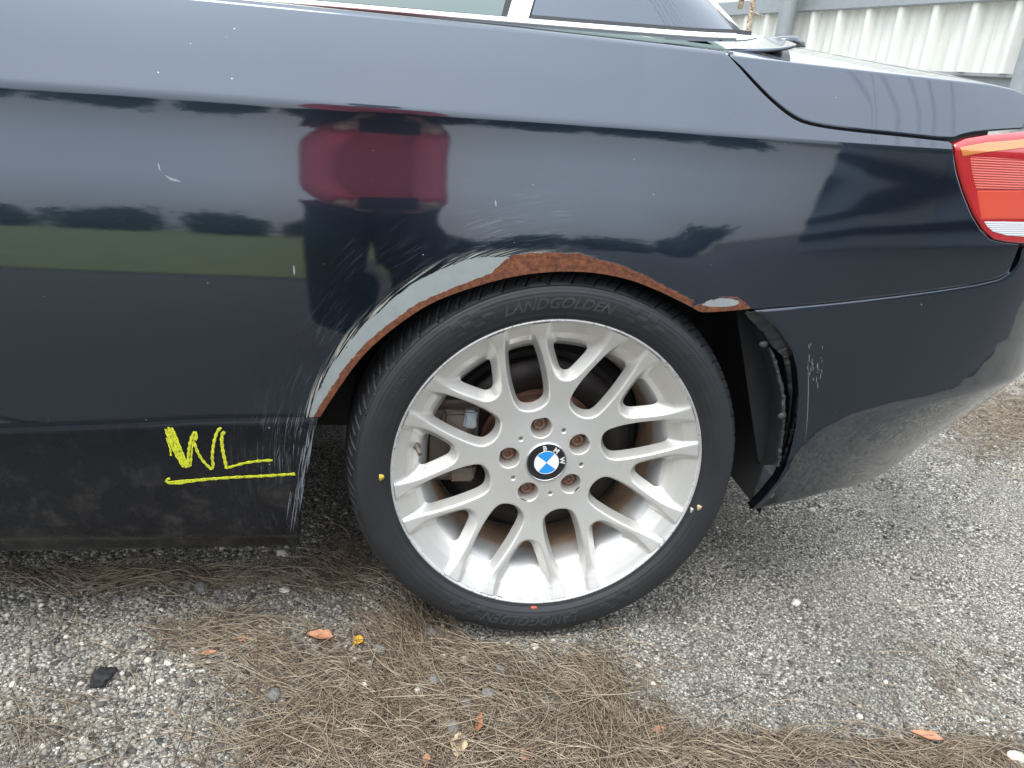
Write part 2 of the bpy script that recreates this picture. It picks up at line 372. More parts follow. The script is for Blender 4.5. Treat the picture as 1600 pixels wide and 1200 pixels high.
def smooth_poly(P, n, it=2):
    P = np.asarray(P, float)
    for _ in range(it):
        Q = [P[0]]
        for a, b in zip(P[:-1], P[1:]): Q += [a*.75+b*.25, a*.25+b*.75]
        P = np.array(Q+[P[-1]])
    return resample(P, n)

# ---------------------------------------------------------------- car body surface: plan curve (s) x height (z)
S_ = np.linspace(-2.6, 2.2, 4801); DS = S_[1]-S_[0]
PHI = np.interp(S_, [-2.6, -1.2, -.3, .1, .3, .5, .7, .8, .9, 1.0, 1.08, 2.2], [-.05, -.02, -.004, 0, .04, .10, .205, .38, .75, 1.17, 1.43, 1.57])
PHI = np.convolve(np.pad(PHI, 40, mode='edge'), np.ones(81)/81, 'valid')
PXs = np.cumsum(np.cos(PHI))*DS; PYs = np.cumsum(np.sin(PHI))*DS
_i = np.argmin(abs(S_)); PXs -= PXs[_i]; PYs -= PYs[_i]
CREASE = .8265
# tilt (degrees, + = faces up) by height
_zt = np.array([.10, .30, .40, .47, .52, .58, .64, .69, .735, .775, .81, CREASE-.0005, CREASE+.0015, .87, .91, .95, 1.1])
_at = np.array([-6, -5, -4, -1.5, 0, 2.2, 4.2, 7.5, 11, 10, 5.2, 0.6, 21, 20, 21, 23, 24])
_zz = np.linspace(.1, 1.1, 2001)
def _prof(at_):
    y = np.cumsum(np.tan(np.radians(np.interp(_zz, _zt, at_))))*(_zz[1]-_zz[0]); return y-np.interp(.62, _zz, y)-.006
_yy = _prof(_at); _at2 = _at.copy(); _at2[9:12] = (9.0, 3.0, 0.3); _yyF = _prof(_at2)      # ahead of the wheel the panel is hollower under the crease
_yyF = np.where(_zz > CREASE, _yyF-np.interp(CREASE, _zz, _yyF)+np.interp(CREASE, _zz, _yy), _yyF+(np.interp(CREASE, _zz, _yy)-np.interp(CREASE, _zz, _yyF))*np.clip((_zz-.70)/(CREASE-.70), 0, 1))
def offQ(s, z):
    s = np.asarray(s, float); z = np.asarray(z, float)
    d = np.hypot(s, z-.315)-.335
    fl = np.clip(1-(d-.022)/.06, 0, 1); fl = fl*fl*(3-2*fl)
    ang = np.clip((.42-np.abs(s+.02))/.15, 0, 1)
    kap = np.interp(s, [-.1, .08, .25, .42, .6], [1, .95, .72, .48, .40])
    y60 = np.interp(.60, _zz, _yy); yc = np.interp(CREASE, _zz, _yy); wf = np.clip((-.02-s)/.3, 0, 1); y = np.interp(z, _zz, _yy)*(1-wf)+np.interp(z, _zz, _yyF)*wf
    y = np.where(z > .60, np.where(z < CREASE, y60+(y-y60)*kap, y-(yc-y60)*(1-kap)), y)
    return y - .001*fl*ang
def offS(s, z):
    z = np.asarray(z, float)
    return np.interp(z, [.15, .195, .205, .23, .30, .36, .395, .4075, .42], [.03, .012, .003, -.004, -.0125, -.0165, -.018, -.0172, -.013]) + 0*np.asarray(s)
def zvalance(s): return np.interp(s, [.3, .5, .8, 1.2], [.40, .425, .452, .46])
def offB(s, z):
    s = np.asarray(s, float); z = np.asarray(z, float)
    y0 = np.interp(z, [.1, .2, .30, .40, .47, .53, .60, .66, .72], [-.001, -.006, -.0115, -.0155, -.0168, -.0165, -.014, -.0105, -.006])
    k = np.clip((s-.36)/.50, 0, 1); k = k*k*(3-2*k)
    t = zvalance(s)-z; w_ = .0035
    sp = w_*np.logaddexp(0, t/w_)
    return y0 + k*.60*sp
def surf(s, z, off, d=0.):
    s = np.asarray(s, float); z = np.asarray(z, float); o = off(s, z)+d
    ph = np.interp(s, S_, PHI)
    return np.stack([np.interp(s, S_, PXs)-np.sin(ph)*o, np.interp(s, S_, PYs)+np.cos(ph)*o, z+0*s], -1)
_T = np.linspace(.6, 3.2, 5201)
def pix(px, py, off, d=0.):
    P = CAM+_T[:, None]*ray(px, py)
    s0 = np.interp(P[:, 0], PXs[:3800], S_[:3800])
    for _ in range(2):
        ph = np.interp(s0, S_, PHI); dx = P[:, 0]-np.interp(s0, S_, PXs); dy = P[:, 1]-np.interp(s0, S_, PYs)
        s0 = s0 + dx*np.cos(ph)+dy*np.sin(ph)
    ph = np.interp(s0, S_, PHI); dx = P[:, 0]-np.interp(s0, S_, PXs); dy = P[:, 1]-np.interp(s0, S_, PYs)
    f = -dx*np.sin(ph)+dy*np.cos(ph)-off(s0, P[:, 2])-d
    k = np.argmax(f > 0)
    if k == 0: k = np.argmin(abs(f))+1
    a = f[k-1]/(f[k-1]-f[k]+1e-12); a = min(max(a, 0), 1)
    return np.array([s0[k-1]*(1-a)+s0[k]*a, P[k-1, 2]*(1-a)+P[k, 2]*a])
def pixs(L, off, d=0.): return np.array([pix(a, b, off, d) for a, b in L])

def flange_grid(V3, nin, nu, nv, depth=.012, lip=.0010, sides='LRBT'):
    """grid (nu,nv,3) + edge returns along chosen sides; nin = inward normal (nu,nv,3)"""
    V = V3.reshape(nu, nv, 3).copy(); base = V.copy(); N = nin.reshape(nu, nv, 3)
    strips = []
    if 'B' in sides: V[:, 0] += N[:, 0]*lip; strips.append((np.arange(nu)*nv+0, base[:, 0], N[:, 0], False))
    if 'T' in sides: V[:, -1] += N[:, -1]*lip; strips.append((np.arange(nu)*nv+nv-1, base[:, -1], N[:, -1], True))
    if 'L' in sides: V[0] += N[0]*lip; strips.append((np.arange(nv), base[0], N[0], True))
    if 'R' in sides: V[-1] += N[-1]*lip; strips.append(((nu-1)*nv+np.arange(nv), base[-1], N[-1], False))
    Vs = [V.reshape(-1, 3)]; Q = [gridq(nu, nv)]; o = nu*nv
    for idx, b, n, rev in strips:
        k = len(idx); Vs.append(b+n*lip); Vs.append(b+n*depth)      # own vertices: the panel edge stays crisp
        q = np.stack([o+np.arange(k-1), o+k+np.arange(k-1), o+k+np.arange(1, k), o+np.arange(1, k)], -1)
        if rev: q = q[:, ::-1]
        Q.append(q); o += 2*k
    return np.vstack(Vs), np.vstack(Q)
def nin_of(s): ph = np.interp(s, S_, PHI); return np.stack([-np.sin(ph), np.cos(ph), 0*ph], -1)
def coons(top, bot, left, right, nu, nv):
    T, B = resample(top, nu), resample(bot, nu); Lf, Rg = resample(left, nv), resample(right, nv)
    uu = np.linspace(0, 1, nu)[:, None, None]; vv = np.linspace(0, 1, nv)[None, :, None]
    return ((1-vv)*B[:, None]+vv*T[:, None]+(1-uu)*Lf[None]+uu*Rg[None]
            - (1-uu)*(1-vv)*B[0]-uu*(1-vv)*B[-1]-(1-uu)*vv*T[0]-uu*vv*T[-1])
def patch(name, top, bot, left, right, nu, nv, off, mat, parent, d=0., depth=.012, lip=.001, sides='LRBT'):
    G = coons(top, bot, left, right, nu, nv); s, z = G[..., 0].ravel(), G[..., 1].ravel()
    V = surf(s, z, off, d); n = nin_of(s)
    V, Q = flange_grid(V, n, nu, nv, depth, lip, sides)
    return mk(name, V, Q, None, mat, parent)

# ================================================================ GROUND
def gh(x, y):
    """ground height"""
    h = .004*np.sin(x*5.1+1.3)*np.cos(y*4.3+.4)+.003*np.sin(x*13+y*9)+.002*np.sin(x*31-y*22+1)*np.cos(y*37)
    near = np.exp(-((x/.16)**2+((y-.1)/.16)**2))
    far = np.clip((np.hypot(x, y)-3)/3, 0, 1)
    return h*(1-near)*(1-far)-.003*(1-near)
def ground_lines(lo, hi, res, far):
    a = np.arange(lo, hi+res/2, res); up = [hi]; st = res
    while up[-1] < far: st *= 1.3; up.append(up[-1]+st)
    dn = [lo]; st = res
    while dn[-1] > -far: st *= 1.3; dn.append(dn[-1]-st)
    return np.r_[dn[1:][::-1], a, up[1:]]
gx = ground_lines(-1.15, 2.3, .0085, 260); gy = ground_lines(-.5, 1.55, .0085, 260)
GX, GY = np.meshgrid(gx, gy, indexing='ij')
GZ = gh(GX, GY)+(RNG.random(GX.shape)-.5)*.0028*np.exp(-np.clip(np.hypot(GX-.3, GY)-1.8, 0, 9)*3)
ground = struct(mk('ground', np.stack([GX, GY, GZ], -1), gridq(len(gx), len(gy)), None, 'ground', smooth=True))

# ================================================================ CAR
car = tag(empty('car', (0, .82, 0)), 'dark navy convertible car with rusted wheel arch and silver wheel', 'car')

# ---- quarter panel
ARCH_PX = [(500, 652), (530, 605), (565, 557), (605, 520), (665, 477), (720, 455), (790, 434), (850, 425), (915, 424), (980, 435), (1030, 455), (1065, 472), (1095, 488)]
arch = pixs(ARCH_PX, offQ)
arch_s = smooth_poly(arch, 400, 2)
spot = pixs([(1095, 488), (1110, 488), (1140, 486), (1180, 482)], offQ)
sillL = pixs([(0, 672), (200, 664), (300, 657), (400, 654), (498, 653)], offQ)
bumpL = pixs([(1180, 482), (1300, 471), (1450, 453), (1530, 441), (1560, 434), (1578, 424), (1588, 408), (1592, 384)], offQ)
botcurve = np.vstack([[[-1.0, sillL[0, 1]-.006]], sillL[:-1], arch_s, spot[1:], bumpL[1:]])
_k = np.argsort(botcurve[:, 0], kind='stable'); botcurve = botcurve[_k]
lightL = pixs([(1487, 226), (1490, 246), (1494, 270), (1503, 300), (1517, 335), (1532, 360), (1548, 375), (1570, 380), (1592, 382)], offQ)
gapT = pixs([(1137, 86), (1157, 108), (1176, 130), (1196, 151), (1216, 169), (1234, 183), (1255, 194), (1290, 201), (1330, 206), (1400, 213), (1487, 222)], offQ)
gapT = np.vstack([gapT[:1], smooth_poly(gapT[1:], 60, 2)])
shE = pixs([(0, -30), (200, -12), (400, 8), (600, 28), (800, 48), (1000, 70), (1137, 86)], offQ)
topcurve = np.vstack([[[-1.0, shE[0, 1]]], shE[:-1], gapT, lightL[1:]])
topcurve = topcurve[np.argsort(topcurve[:, 0], kind='stable')]
S_END = bumpL[-1, 0]
cs = np.unique(np.round(np.r_[np.arange(-1.0, -.36, .012), np.arange(-.36, -.30, .0012), np.arange(-.30, .30, .0028), np.arange(.30, S_END, .006), S_END], 5))
zb = np.interp(cs, botcurve[:, 0], botcurve[:, 1]); zt = np.interp(cs, topcurve[:, 0], topcurve[:, 1])
zt = np.maximum(zt, zb+.0015)
crz = CREASE+0*cs
NA, NB = 96, 26
zc = np.minimum(crz, zt-.0006*0); tA = np.linspace(0, 1, NA)**1.6; tB = np.linspace(0, 1, NB)[1:]
tB = 1-(1-tB)**1.25
Zg = np.concatenate([zb[:, None]+(zc-zb)[:, None]*tA[None], zc[:, None]+(np.maximum(zt, zc)-zc)[:, None]*tB[None]], 1)
Sg = np.repeat(cs[:, None], Zg.shape[1], 1)
nu, nv = Zg.shape
Vq = surf(Sg.ravel(), Zg.ravel(), offQ)
# ledge between shoulder edge and window chrome, only in front of the boot lid
V, Q = flange_grid(Vq, nin_of(Sg.ravel()), nu, nv, .014, .0008, 'B')
o = len(V); ncol = int(np.sum(cs <= gapT[0, 0])); E = Vq.reshape(nu, nv, 3)[:ncol, -1]
led = [(.004, .0035), (.010, .0060), (.018, .0078), (.030, .0100), (.050, .0130)]
V = np.vstack([V]+[E+np.array([0, a, b]) for a, b in led])
prev = np.arange(ncol)*nv+nv-1
for k in range(len(led)):
    cur = o+k*ncol+np.arange(ncol)
    Q = np.vstack([Q, np.stack([prev[:-1], prev[1:], cur[1:], cur[:-1]], -1)]); prev = cur
# returns along boot-lid gap and lamp
o = len(V); idx = np.arange(ncol-1, nu)*nv+nv-1; ring = V[idx]+nin_of(cs[ncol-1:])*.014+np.array([0, 0, -.001]); V = np.vstack([V, ring])
k = len(idx); Q = np.vstack([Q, np.stack([idx[:-1], idx[1:], o+np.arange(1, k), o+np.arange(k-1)], -1)])
qp = mk('quarter_panel', V, Q, None, 'paint', car)
def arch_fields(P):
    x, z = P[:, 0], P[:, 2]-.315; rr = np.hypot(x, z); th = np.degrees(np.arctan2(z, x))
    A = arch; la = np.degrees(np.arctan2(A[:, 1]-.315, A[:, 0])); lr = np.hypot(A[:, 0], A[:, 1]-.315); o_ = np.argsort(la)
    lip = np.interp(th, la[o_], lr[o_])
    B = pixs([(487, 630), (505, 588), (555, 517), (615, 463), (686, 418), (745, 399), (790, 398), (830, 399), (880, 401), (930, 406), (1000, 431), (1060, 463), (1085, 470), (1110, 467), (1150, 466), (1176, 476)], offQ)
    ba = np.degrees(np.arctan2(B[:, 1]-.315, B[:, 0])); br = np.hypot(B[:, 0], B[:, 1]-.315); ob = np.argsort(ba)
    bare = np.interp(th, ba[ob], br[ob])-rr
    rw = np.interp(th, [44, 45.5, 54, 58, 66, 74, 82, 88, 96, 104, 106.5, 110, 120, 135, 150, 165], [.030, .026, .022, .010, .011, .013, .019, .024, .027, .030, .024, .011, .0085, .009, .010, .009])
    rust = lip+rw-rr
    isl = 1-(((x-.222)/.030)**2+((P[:, 2]-.5965-.02*(x-.222))/.0062)**2)
    rust = np.where(th < 56, np.minimum(rust, -.005*isl), rust)
    ze = np.interp(x, [.15, .192, .275], [.572, spot[0, 1], spot[-1, 1]]); h_ = P[:, 2]-ze
    tp_ = np.interp(x, [.17, .19, .205, .225, .25, .268, .276], [.009, .012, .019, .022, .018, .006, -.004])
    low_ = (th < 57) & (x > .18)
    bare = np.where(low_, tp_-h_, bare); rust = np.where(low_, np.minimum(tp_+.0005-h_, -.006*isl), rust)
    out = (th < 40) | (th > 170) | (rr > .45)
    bare = np.where(out, -1., bare); rust = np.where(out, -1., rust)
    return bare, rust
ba_, ru_ = arch_fields(V)
for nm, val in (('bare', ba_), ('rust', ru_)):
    a = qp.data.attributes.new(nm, 'FLOAT', 'POINT'); a.data.foreach_set('value', val.astype(np.float32))

# ---- sill trim
sTop = pixs([(0, 676), (200, 668), (300, 661), (400, 658.5), (496, 657)], offS); sTop = np.vstack([[[-1.5, sTop[0, 1]-.02]], sTop])
sBot = pixs([(0, 862), (230, 858), (466, 852)], offS); sBot = np.vstack([[[-1.5, sBot[0, 1]]], sBot])
sRight = pixs([(466, 852), (466, 800), (468, 770), (474, 740), (482, 705), (490, 680), (496, 657)], offS)
patch('sill_trim', sTop, sBot, [sBot[0], sTop[0]], sRight, 160, 60, offS, 'sill', car, depth=.05, lip=.0012)

# ---- bumper
bT = pixs([(1180, 485.5), (1300, 475), (1450, 457), (1530, 445), (1564, 437), (1583, 426), (1594, 408), (1598, 388)], offB)
bT = np.vstack([bT, [[1.0, .705], [1.9, .72]]])
bB = pixs([(1176, 796), (1240, 782), (1300, 766), (1370, 746), (1440, 722), (1490, 697)], offB)
bB = np.vstack([bB, [[bB[-1, 0]+.08, bB[-1, 1]+.02], [1.9, .34]]])
bLft = pixs([(1176, 796), (1196, 776), (1216, 752), (1228, 730), (1239, 692), (1245, 660), (1249, 620), (1246, 578), (1238, 547), (1216, 514), (1180, 485.5)], offB)
bumper = patch('bumper', bT, bB, bLft, [bB[-1], bT[-1]], 260, 120, offB, 'paint', car, depth=.02, lip=.0010)

# ---- boot lid: side, rounded edge, crowned deck
tE = pixs([(1141, 88), (1275, 103), (1425, 120), (1575, 136.5)], offQ)
tE = smooth_poly(np.vstack([tE, [[tE[-1, 0]+.055, tE[-1, 1]-.012]]]), 90, 1)
tB_ = pixs([(1141, 88), (1160, 105.5), (1180, 127.5), (1200, 148.5), (1220, 166), (1238, 179.5), (1258, 190), (1292, 197), (1332, 202), (1402, 209), (1487, 218.5), (1500, 212), (1530, 206), (1600, 201)], offQ)
tB_ = np.vstack([tB_[:1], smooth_poly(tB_[1:], 90, 1)])
n1, n2 = 110, 40
G = coons(tE, tB_, [tB_[0], tE[0]], [tB_[-1], tE[-1]], n1, n2)
s, z = G[..., 0].ravel(), G[..., 1].ravel()
Vt = surf(s, z, offQ); V, Q = flange_grid(Vt, nin_of(s), n1, n2, .016, .0009, 'BLR')
E = Vt.reshape(n1, n2, 3)[:, -1]; ph = np.interp(G[:, -1, 0], S_, PHI)
uu = np.linspace(0, 1, n1)
rise = np.interp(uu, [0, .15, .45, .8, .95, 1], [.045, .048, .040, .026, .010, .002])
prof = [(.0010, .0010), (.0030, .0018), (.0070, .0027)]+[(a, None) for a in (.02, .035, .055, .08, .12, .17, .24, .34, .48, .66, .86)]
o = len(V); prev = np.arange(n1)*n2+n2-1; rows = []
for k, (a, b) in enumerate(prof):
    if b is None: zz = .0027*np.clip(rise/.02, .3, 1)+rise*1.25*(1-math.exp(-(a-.007)/.24))
    else: zz = b*np.clip(rise/.02, .3, 1)
    xx = E[:, 0]*(1-min(1, max(0, a-.3))*0)
    y_t = E[:, 1]+a*(1-(E[:, 1]-E[0, 1])/.86*min(1, a/.86))
    rows.append(np.stack([E[:, 0]+(.03*uu**4)*min(1, a*3), y_t, E[:, 2]+zz], -1))
    cur = o+k*n1+np.arange(n1)
    Q = np.vstack([Q, np.stack([prev[:-1], prev[1:], cur[1:], cur[:-1]], -1)]); prev = cur
V = np.vstack([V]+rows)
boot = mk('boot_lid', V, Q, None, 'paint', car)

# ---- dark seal line under the boot lid, in the gap
gl_ = np.vstack([pixs([(1137, 86), (1157, 107), (1177, 129), (1197, 150), (1217, 168), (1236, 181.5), (1257, 192), (1291, 199), (1331, 204), (1401, 211), (1487, 220), (1500, 214), (1540, 207)], offQ, .012)])
mk('boot_seal', *tube(surf(gl_[:, 0], gl_[:, 1], offQ, .012), .0045, 6), 'plastic', car)

# ---- tail light
def light_patch(name, top, bot, left, right, mat, parent, d, nu=60, nv=50, depth=.02, lip=.0015):
    return patch(name, pixs(top, offQ, d), pixs(bot, offQ, d), pixs(left, offQ, d), pixs(right, offQ, d), nu, nv, offQ, mat, parent, d, depth, lip)
lt = pixs([(1491, 226), (1510, 217), (1545, 211), (1600, 206)], offQ); lt = np.vstack([lt, [[lt[-1, 0]+.10, lt[-1, 1]+.004]]])
lb = pixs([(1552, 374), (1575, 379), (1600, 381)], offQ); lb = np.vstack([lb, [[lb[-1, 0]+.10, lb[-1, 1]+.004]]])
ll = pixs([(1552, 374), (1536, 359), (1521, 334), (1507, 300), (1498, 270), (1493, 246), (1491, 226)], offQ)
tl = patch('tail_light', lt, lb, ll, [lb[-1], lt[-1]], 70, 60, offQ, 'lens_dark', car, -.002, .03, .003)
def sub_lens(name, T, B, Lf, Rg, mat, d):
    f = lambda L_: pixs(L_, offQ, d)
    T, B, Lf, Rg = f(T), f(B), f(Lf), f(Rg)
    ext = .10
    T = np.vstack([T, [[T[-1, 0]+ext, T[-1, 1]]]]); B = np.vstack([B, [[B[-1, 0]+ext, B[-1, 1]]]])
    return patch(name, T, B, Lf, [B[-1], T[-1]], 50, 30, offQ, mat, tl, d, .002, .0004)
sub_lens('amber_strip', [(1500, 230.5), (1540, 223), (1600, 218)], [(1505, 244), (1540, 238), (1600, 231)], [(1505, 244), (1500, 230.5)], [(1600, 231), (1600, 218)], 'lens_amber', -.0028)
sub_lens('ribbed_lens', [(1516, 245), (1550, 246), (1600, 250)], [(1526, 296), (1560, 296), (1600, 296)], [(1526, 296), (1519, 270), (1516, 245)], [(1600, 296), (1600, 250)], 'lens_red', -.0028)
sub_lens('plain_lens', [(1527, 298), (1560, 298), (1600, 298)], [(1534, 343), (1560, 342.5), (1600, 342.5)], [(1534, 343), (1530, 320), (1527, 298)], [(1600, 343), (1600, 298)], 'lens_mid', -.0026)
sub_lens('reversing_lens', [(1538, 346), (1570, 346), (1600, 347)], [(1552, 362), (1573, 368), (1600, 370)], [(1552, 362), (1543, 354), (1538, 346)], [(1600, 370), (1600, 347)], 'lens_clear', -.0028)

# ---- window line: chrome, glass, pillar trim, hardtop
ch = [at(x, y, y=.075) for x, y in [(-200, -58), (0, -38), (200, -19), (400, -1), (600, 16), (800, 33), (1000, 49), (1100, 56.5), (1150, 58)]]
ch = smooth_poly(ch, 60, 1)
CH = []
for k, p in enumerate(ch):
    hh = .0055
    CH.append([p+np.array([0, -.001, -hh]), p+np.array([0, -.0035, -hh*.5]), p+np.array([0, -.003, hh*.2]), p+np.array([0, .0005, hh*.8]), p+np.array([0, .006, hh]), p+np.array([0, .015, hh*.8])])
CH = np.array(CH); mk('window_chrome', CH.reshape(-1, 3), gridq(60, 6), None, 'chrome', car)
GT = math.tan(R_(27))         # the cabin side leans in by 27 degrees
def side_plane(p, h, d=0.): return np.array([p[0], p[1]+.010+d+h*GT, p[2]+h])
def cab(x, h, d=0.):
    y = np.interp(x, ch[:, 0], ch[:, 1]); zz = np.interp(x, ch[:, 0], ch[:, 2]); return np.array([x, y+.010+d+h*GT, zz+.004+h])
def cab_grid(name, xa, xb, xa2, xb2, h1, mat, d=0., nu=30, nv=14, h0=0., bulge=0.):
    V = []
    for u in np.linspace(0, 1, nu):
        for v in np.linspace(0, 1, nv):
            h = h0+(h1-h0)*v; x = (xa+(xb-xa)*u)*(1-v)+(xa2+(xb2-xa2)*u)*v
            p = cab(x, h, d); p[1] += bulge*(h/.3)**2*.06+ bulge*max(0, u-.6)**2*.25; V.append(p)
    return mk(name, V, gridq(nu, nv), None, mat, car)
X1 = at(786, 27, y=.08)[0]; X2 = at(793, 27, y=.08)[0]; X3 = at(826, 28, y=.08)[0]; X4 = at(831, 28, y=.08)[0]; XR = at(1168, 45, y=.1)[0]
cab_grid('quarter_window', -1.2, X1, -1.2, X1+.10, .33, 'glass', .006)
cab_grid('window_seal', X1-.002, X2, X1+.09, X2+.10, .33, 'plastic', .001, nu=4)
cab_grid('pillar_trim', X2, X3, X2+.11, X3+.10, .33, 'chrome', -.001, nu=8)
cab_grid('hardtop_seal', X3, X4, X3+.10, X4+.095, .33, 'plastic', .003, nu=4)
hardtop = cab_grid('hardtop_pillar', X4, XR, X4+.095, XR-.36, .33, 'paint', .0, nu=40, h0=.004, bulge=1.)
cab_grid('hardtop_base_seal', X4, XR, X4, XR, .006, 'plastic', -.003, nu=30, nv=3)
# bright rear edge of the hardtop and the rear window beyond it
re0, re1 = cab(XR+.002, .004), cab(XR-.36, .33)
edge = np.array([re0+(re1-re0)*t+np.array([.0, .004, 0]) for t in np.linspace(0, 1, 12)]); edge[:, 1] += .25*.16
edge[:, 1] += np.linspace(0, 1, 12)**2*.07
mk('rear_window_trim', *tube(edge, .006, 8), 'chrome', car)
rw_ = np.array([[p[0]+.01*0, y_, p[2]+.03*math.sin(math.pi*(y_-p[1])/(1.64-2*p[1]+1e-6))] for p in edge for y_ in np.linspace(p[1]+.004, 1.64-p[1], 12)])
mk('rear_window', rw_, gridq(12, 12), None, 'glass', car)
ra = cab(-1.2, .33); rb = cab(XR-.36, .33)
rf = np.array([[x, y_, ra[2]+.004+.05*math.sin(math.pi*(y_-ra[1])/(1.64-2*ra[1]))] for x in np.linspace(-1.2, rb[0], 10) for y_ in np.linspace(ra[1]-.002, 1.64-ra[1], 14)])
mk('hardtop_roof', rf, gridq(10, 14), None, 'paint', car)

# ---- tonneau panel corner behind the hardtop
def sheet(name, near, far, y0, y1, th, mat, n=40, m=10):
    N_ = smooth_poly(np.array(near, float), n, 2); F_ = smooth_poly(np.array(far, float), n, 2); V = []
    for i_ in range(n):
        rowp = [at(N_[i_, 0], N_[i_, 1], y=y0)+np.array([0, .002, -th])]
        for v_ in np.linspace(0, 1, m):
            yy_ = y0+(y1-y0)*v_*min(1, max(.02, math.hypot(*(F_[i_]-N_[i_]))/12)); q_ = N_[i_]+(F_[i_]-N_[i_])*v_
            rowp.append(at(q_[0], q_[1], y=yy_))
        V.append(rowp)
    return mk(name, np.array(V).reshape(-1, 3), gridq(n, m+1), None, mat, car)
sheet('tonneau_panel', [(1060, 75), (1120, 77.5), (1180, 78), (1215, 76), (1236, 72.5), (1245, 69)], [(1060, 50), (1140, 52), (1185, 55.5), (1215, 60), (1236, 65), (1245, 69)], .088, .30, .004, 'paint')
sheet('tonneau_trim', [(1040, 58), (1100, 61), (1150, 61.5), (1172, 60), (1185, 56.5)], [(1040, 49), (1100, 50), (1150, 49.5), (1172, 51), (1185, 56)], .078, .115, .003, 'chrome')
fin = [at(x, y, y=.62) for x, y in [(1212, 61), (1224, 57), (1238, 55.5), (1250, 57.5), (1257, 66), (1259, 74), (1212, 74)]]
fin = np.array(fin); fb = fin+np.array([0, .05, 0]); n = len(fin); c0 = fin.mean(0); c1 = fb.mean(0)
V = np.vstack([fin, fb, c0+np.array([0, -.008, 0]), c1+np.array([0, .008, 0])])
mk('roof_aerial', V, [(i, (i+1) % n, n+(i+1) % n, n+i) for i in range(n)], [((i+1) % n, i, 2*n) for i in range(n)]+[(n+i, n+(i+1) % n, 2*n+1) for i in range(n)], 'paint', car)

# ---- underbody, arch liner
WC = np.array([0, 0, .315])
def lathe_y(prof, n, a0=0., a1=360., center=WC, camber=0.):
    """profile rows (radius, y) swept round the wheel axis"""
    full = abs(a1-a0) >= 360; m = n if full else n+1
    A = np.radians(a0+(a1-a0)*np.arange(m)/n); P = np.asarray(prof, float)
    V = np.stack([np.cos(A)[:, None]*P[None, :, 0], np.repeat(P[None, :, 1], m, 0), np.sin(A)[:, None]*P[None, :, 0]], -1)
    if camber:
        c, s_ = math.cos(camber), math.sin(camber); y, z_ = V[..., 1].copy(), V[..., 2].copy()
        V[..., 1] = c*y+s_*z_; V[..., 2] = -s_*y+c*z_
    return (V+center).reshape(-1, 3), gridq(m, len(P), full)
V, Q = lathe_y([(.386, .020), (.390, .06), (.392, .16), (.388, .27), (.30, .285), (.0, .29)], 120, -14, 172)
mk('arch_liner', V, Q, None, 'felt', car)
ub = box_bm((-2.3, .045, .215), (-.40, 1.60, .40)); me_ = bmesh.new()
bmobj('floor_pan', ub, 'plastic', car)
bmobj('axle_housing', box_bm((-.42, .30, .23), (.44, 1.34, .55), .04), 'plastic', car)
bmobj('boot_floor', box_bm((.42, .20, .36), (.74, 1.44, .56), .03), 'plastic', car)
# torn liner flanges and clips at the rear of the arch
def plate(name, px, y, th, mat, parent, dy=None):
    if name in ('torn_flange', 'liner_edge'):
        rj = random.Random(len(px)); q_ = [(a, b, dy[i] if dy else 0) for i, (a, b) in enumerate(px)]; o_ = []
        for i in range(len(q_)):
            p0, p1 = np.array(q_[i]), np.array(q_[(i+1) % len(q_)]); m_ = max(1, int(math.hypot(*(p1-p0)[:2])/5))
            for k_ in range(m_): e_ = p0+(p1-p0)*k_/m_; o_.append((e_[0]+rj.uniform(-1.1, 1.1), e_[1]+rj.uniform(-1, 1), e_[2]+rj.uniform(0, .003)))
        px = [(a, b) for a, b, c in o_]; dy = [c for a, b, c in o_]
    pts = [at(a, b, y=y+(dy[i] if dy else 0)) for i, (a, b) in enumerate(px)]; bm = bmesh.new()
    a = [bm.verts.new(p) for p in pts]; f = bm.faces.new(a)
    ext = bmesh.ops.extrude_face_region(bm, geom=[f]); 
    for v in [g for g in ext['geom'] if isinstance(g, bmesh.types.BMVert)]: v.co.y += th
    bmesh.ops.recalc_face_normals(bm, faces=bm.faces[:])
    if name not in ('torn_flange', 'liner_edge'): bmesh.ops.bevel(bm, geom=bm.edges[:], offset=.0009, segments=1, affect='EDGES')
    bmesh.ops.triangulate(bm, faces=[f for f in bm.faces if len(f.verts) > 4])
    return bmobj(name, bm, mat, parent)
plate('torn_flange', [(1163, 489), (1184, 487), (1206, 502), (1226, 522), (1240, 546), (1245, 560), (1234, 557), (1226, 560), (1214, 548), (1202, 535), (1192, 519), (1178, 505)], .004, .004, 'plastic2', car, [0, 0, 0, 0, 0, .002, .004, .006, .01, .014, .012, .006])
plate('torn_flange', [(1225, 560), (1233, 557), (1240, 590), (1243, 625), (1242, 660), (1234, 695), (1222, 728), (1215, 746), (1217, 724), (1228, 690), (1234, 655), (1235, 622), (1231, 590)], .010, .004, 'plastic2', car, [.006, .004, 0, 0, 0, 0, 0, 0, .004, .008, .01, .01, .01])
plate('liner_edge', [(1201, 541), (1208, 549), (1219, 580), (1227, 620), (1228, 650), (1224, 690), (1217, 728), (1214, 728), (1219, 690), (1223, 650), (1222, 620), (1214, 582)], .012, .006, 'plastic2', car)
plate('dark_gap_backing', [(1150, 478), (1215, 482), (1262, 545), (1268, 640), (1250, 720), (1212, 752), (1185, 720)], .075, .004, 'felt', car)  # added dark sheet, keeps the hole behind the torn liner dark
plate('bumper_flange', [(1194, 728), (1217, 727), (1222, 744), (1214, 756), (1194, 778), (1178, 795), (1171, 797), (1182, 765)], .006, .004, 'plastic2', car, [.03, .012, 0, 0, 0, 0, .02, .03])
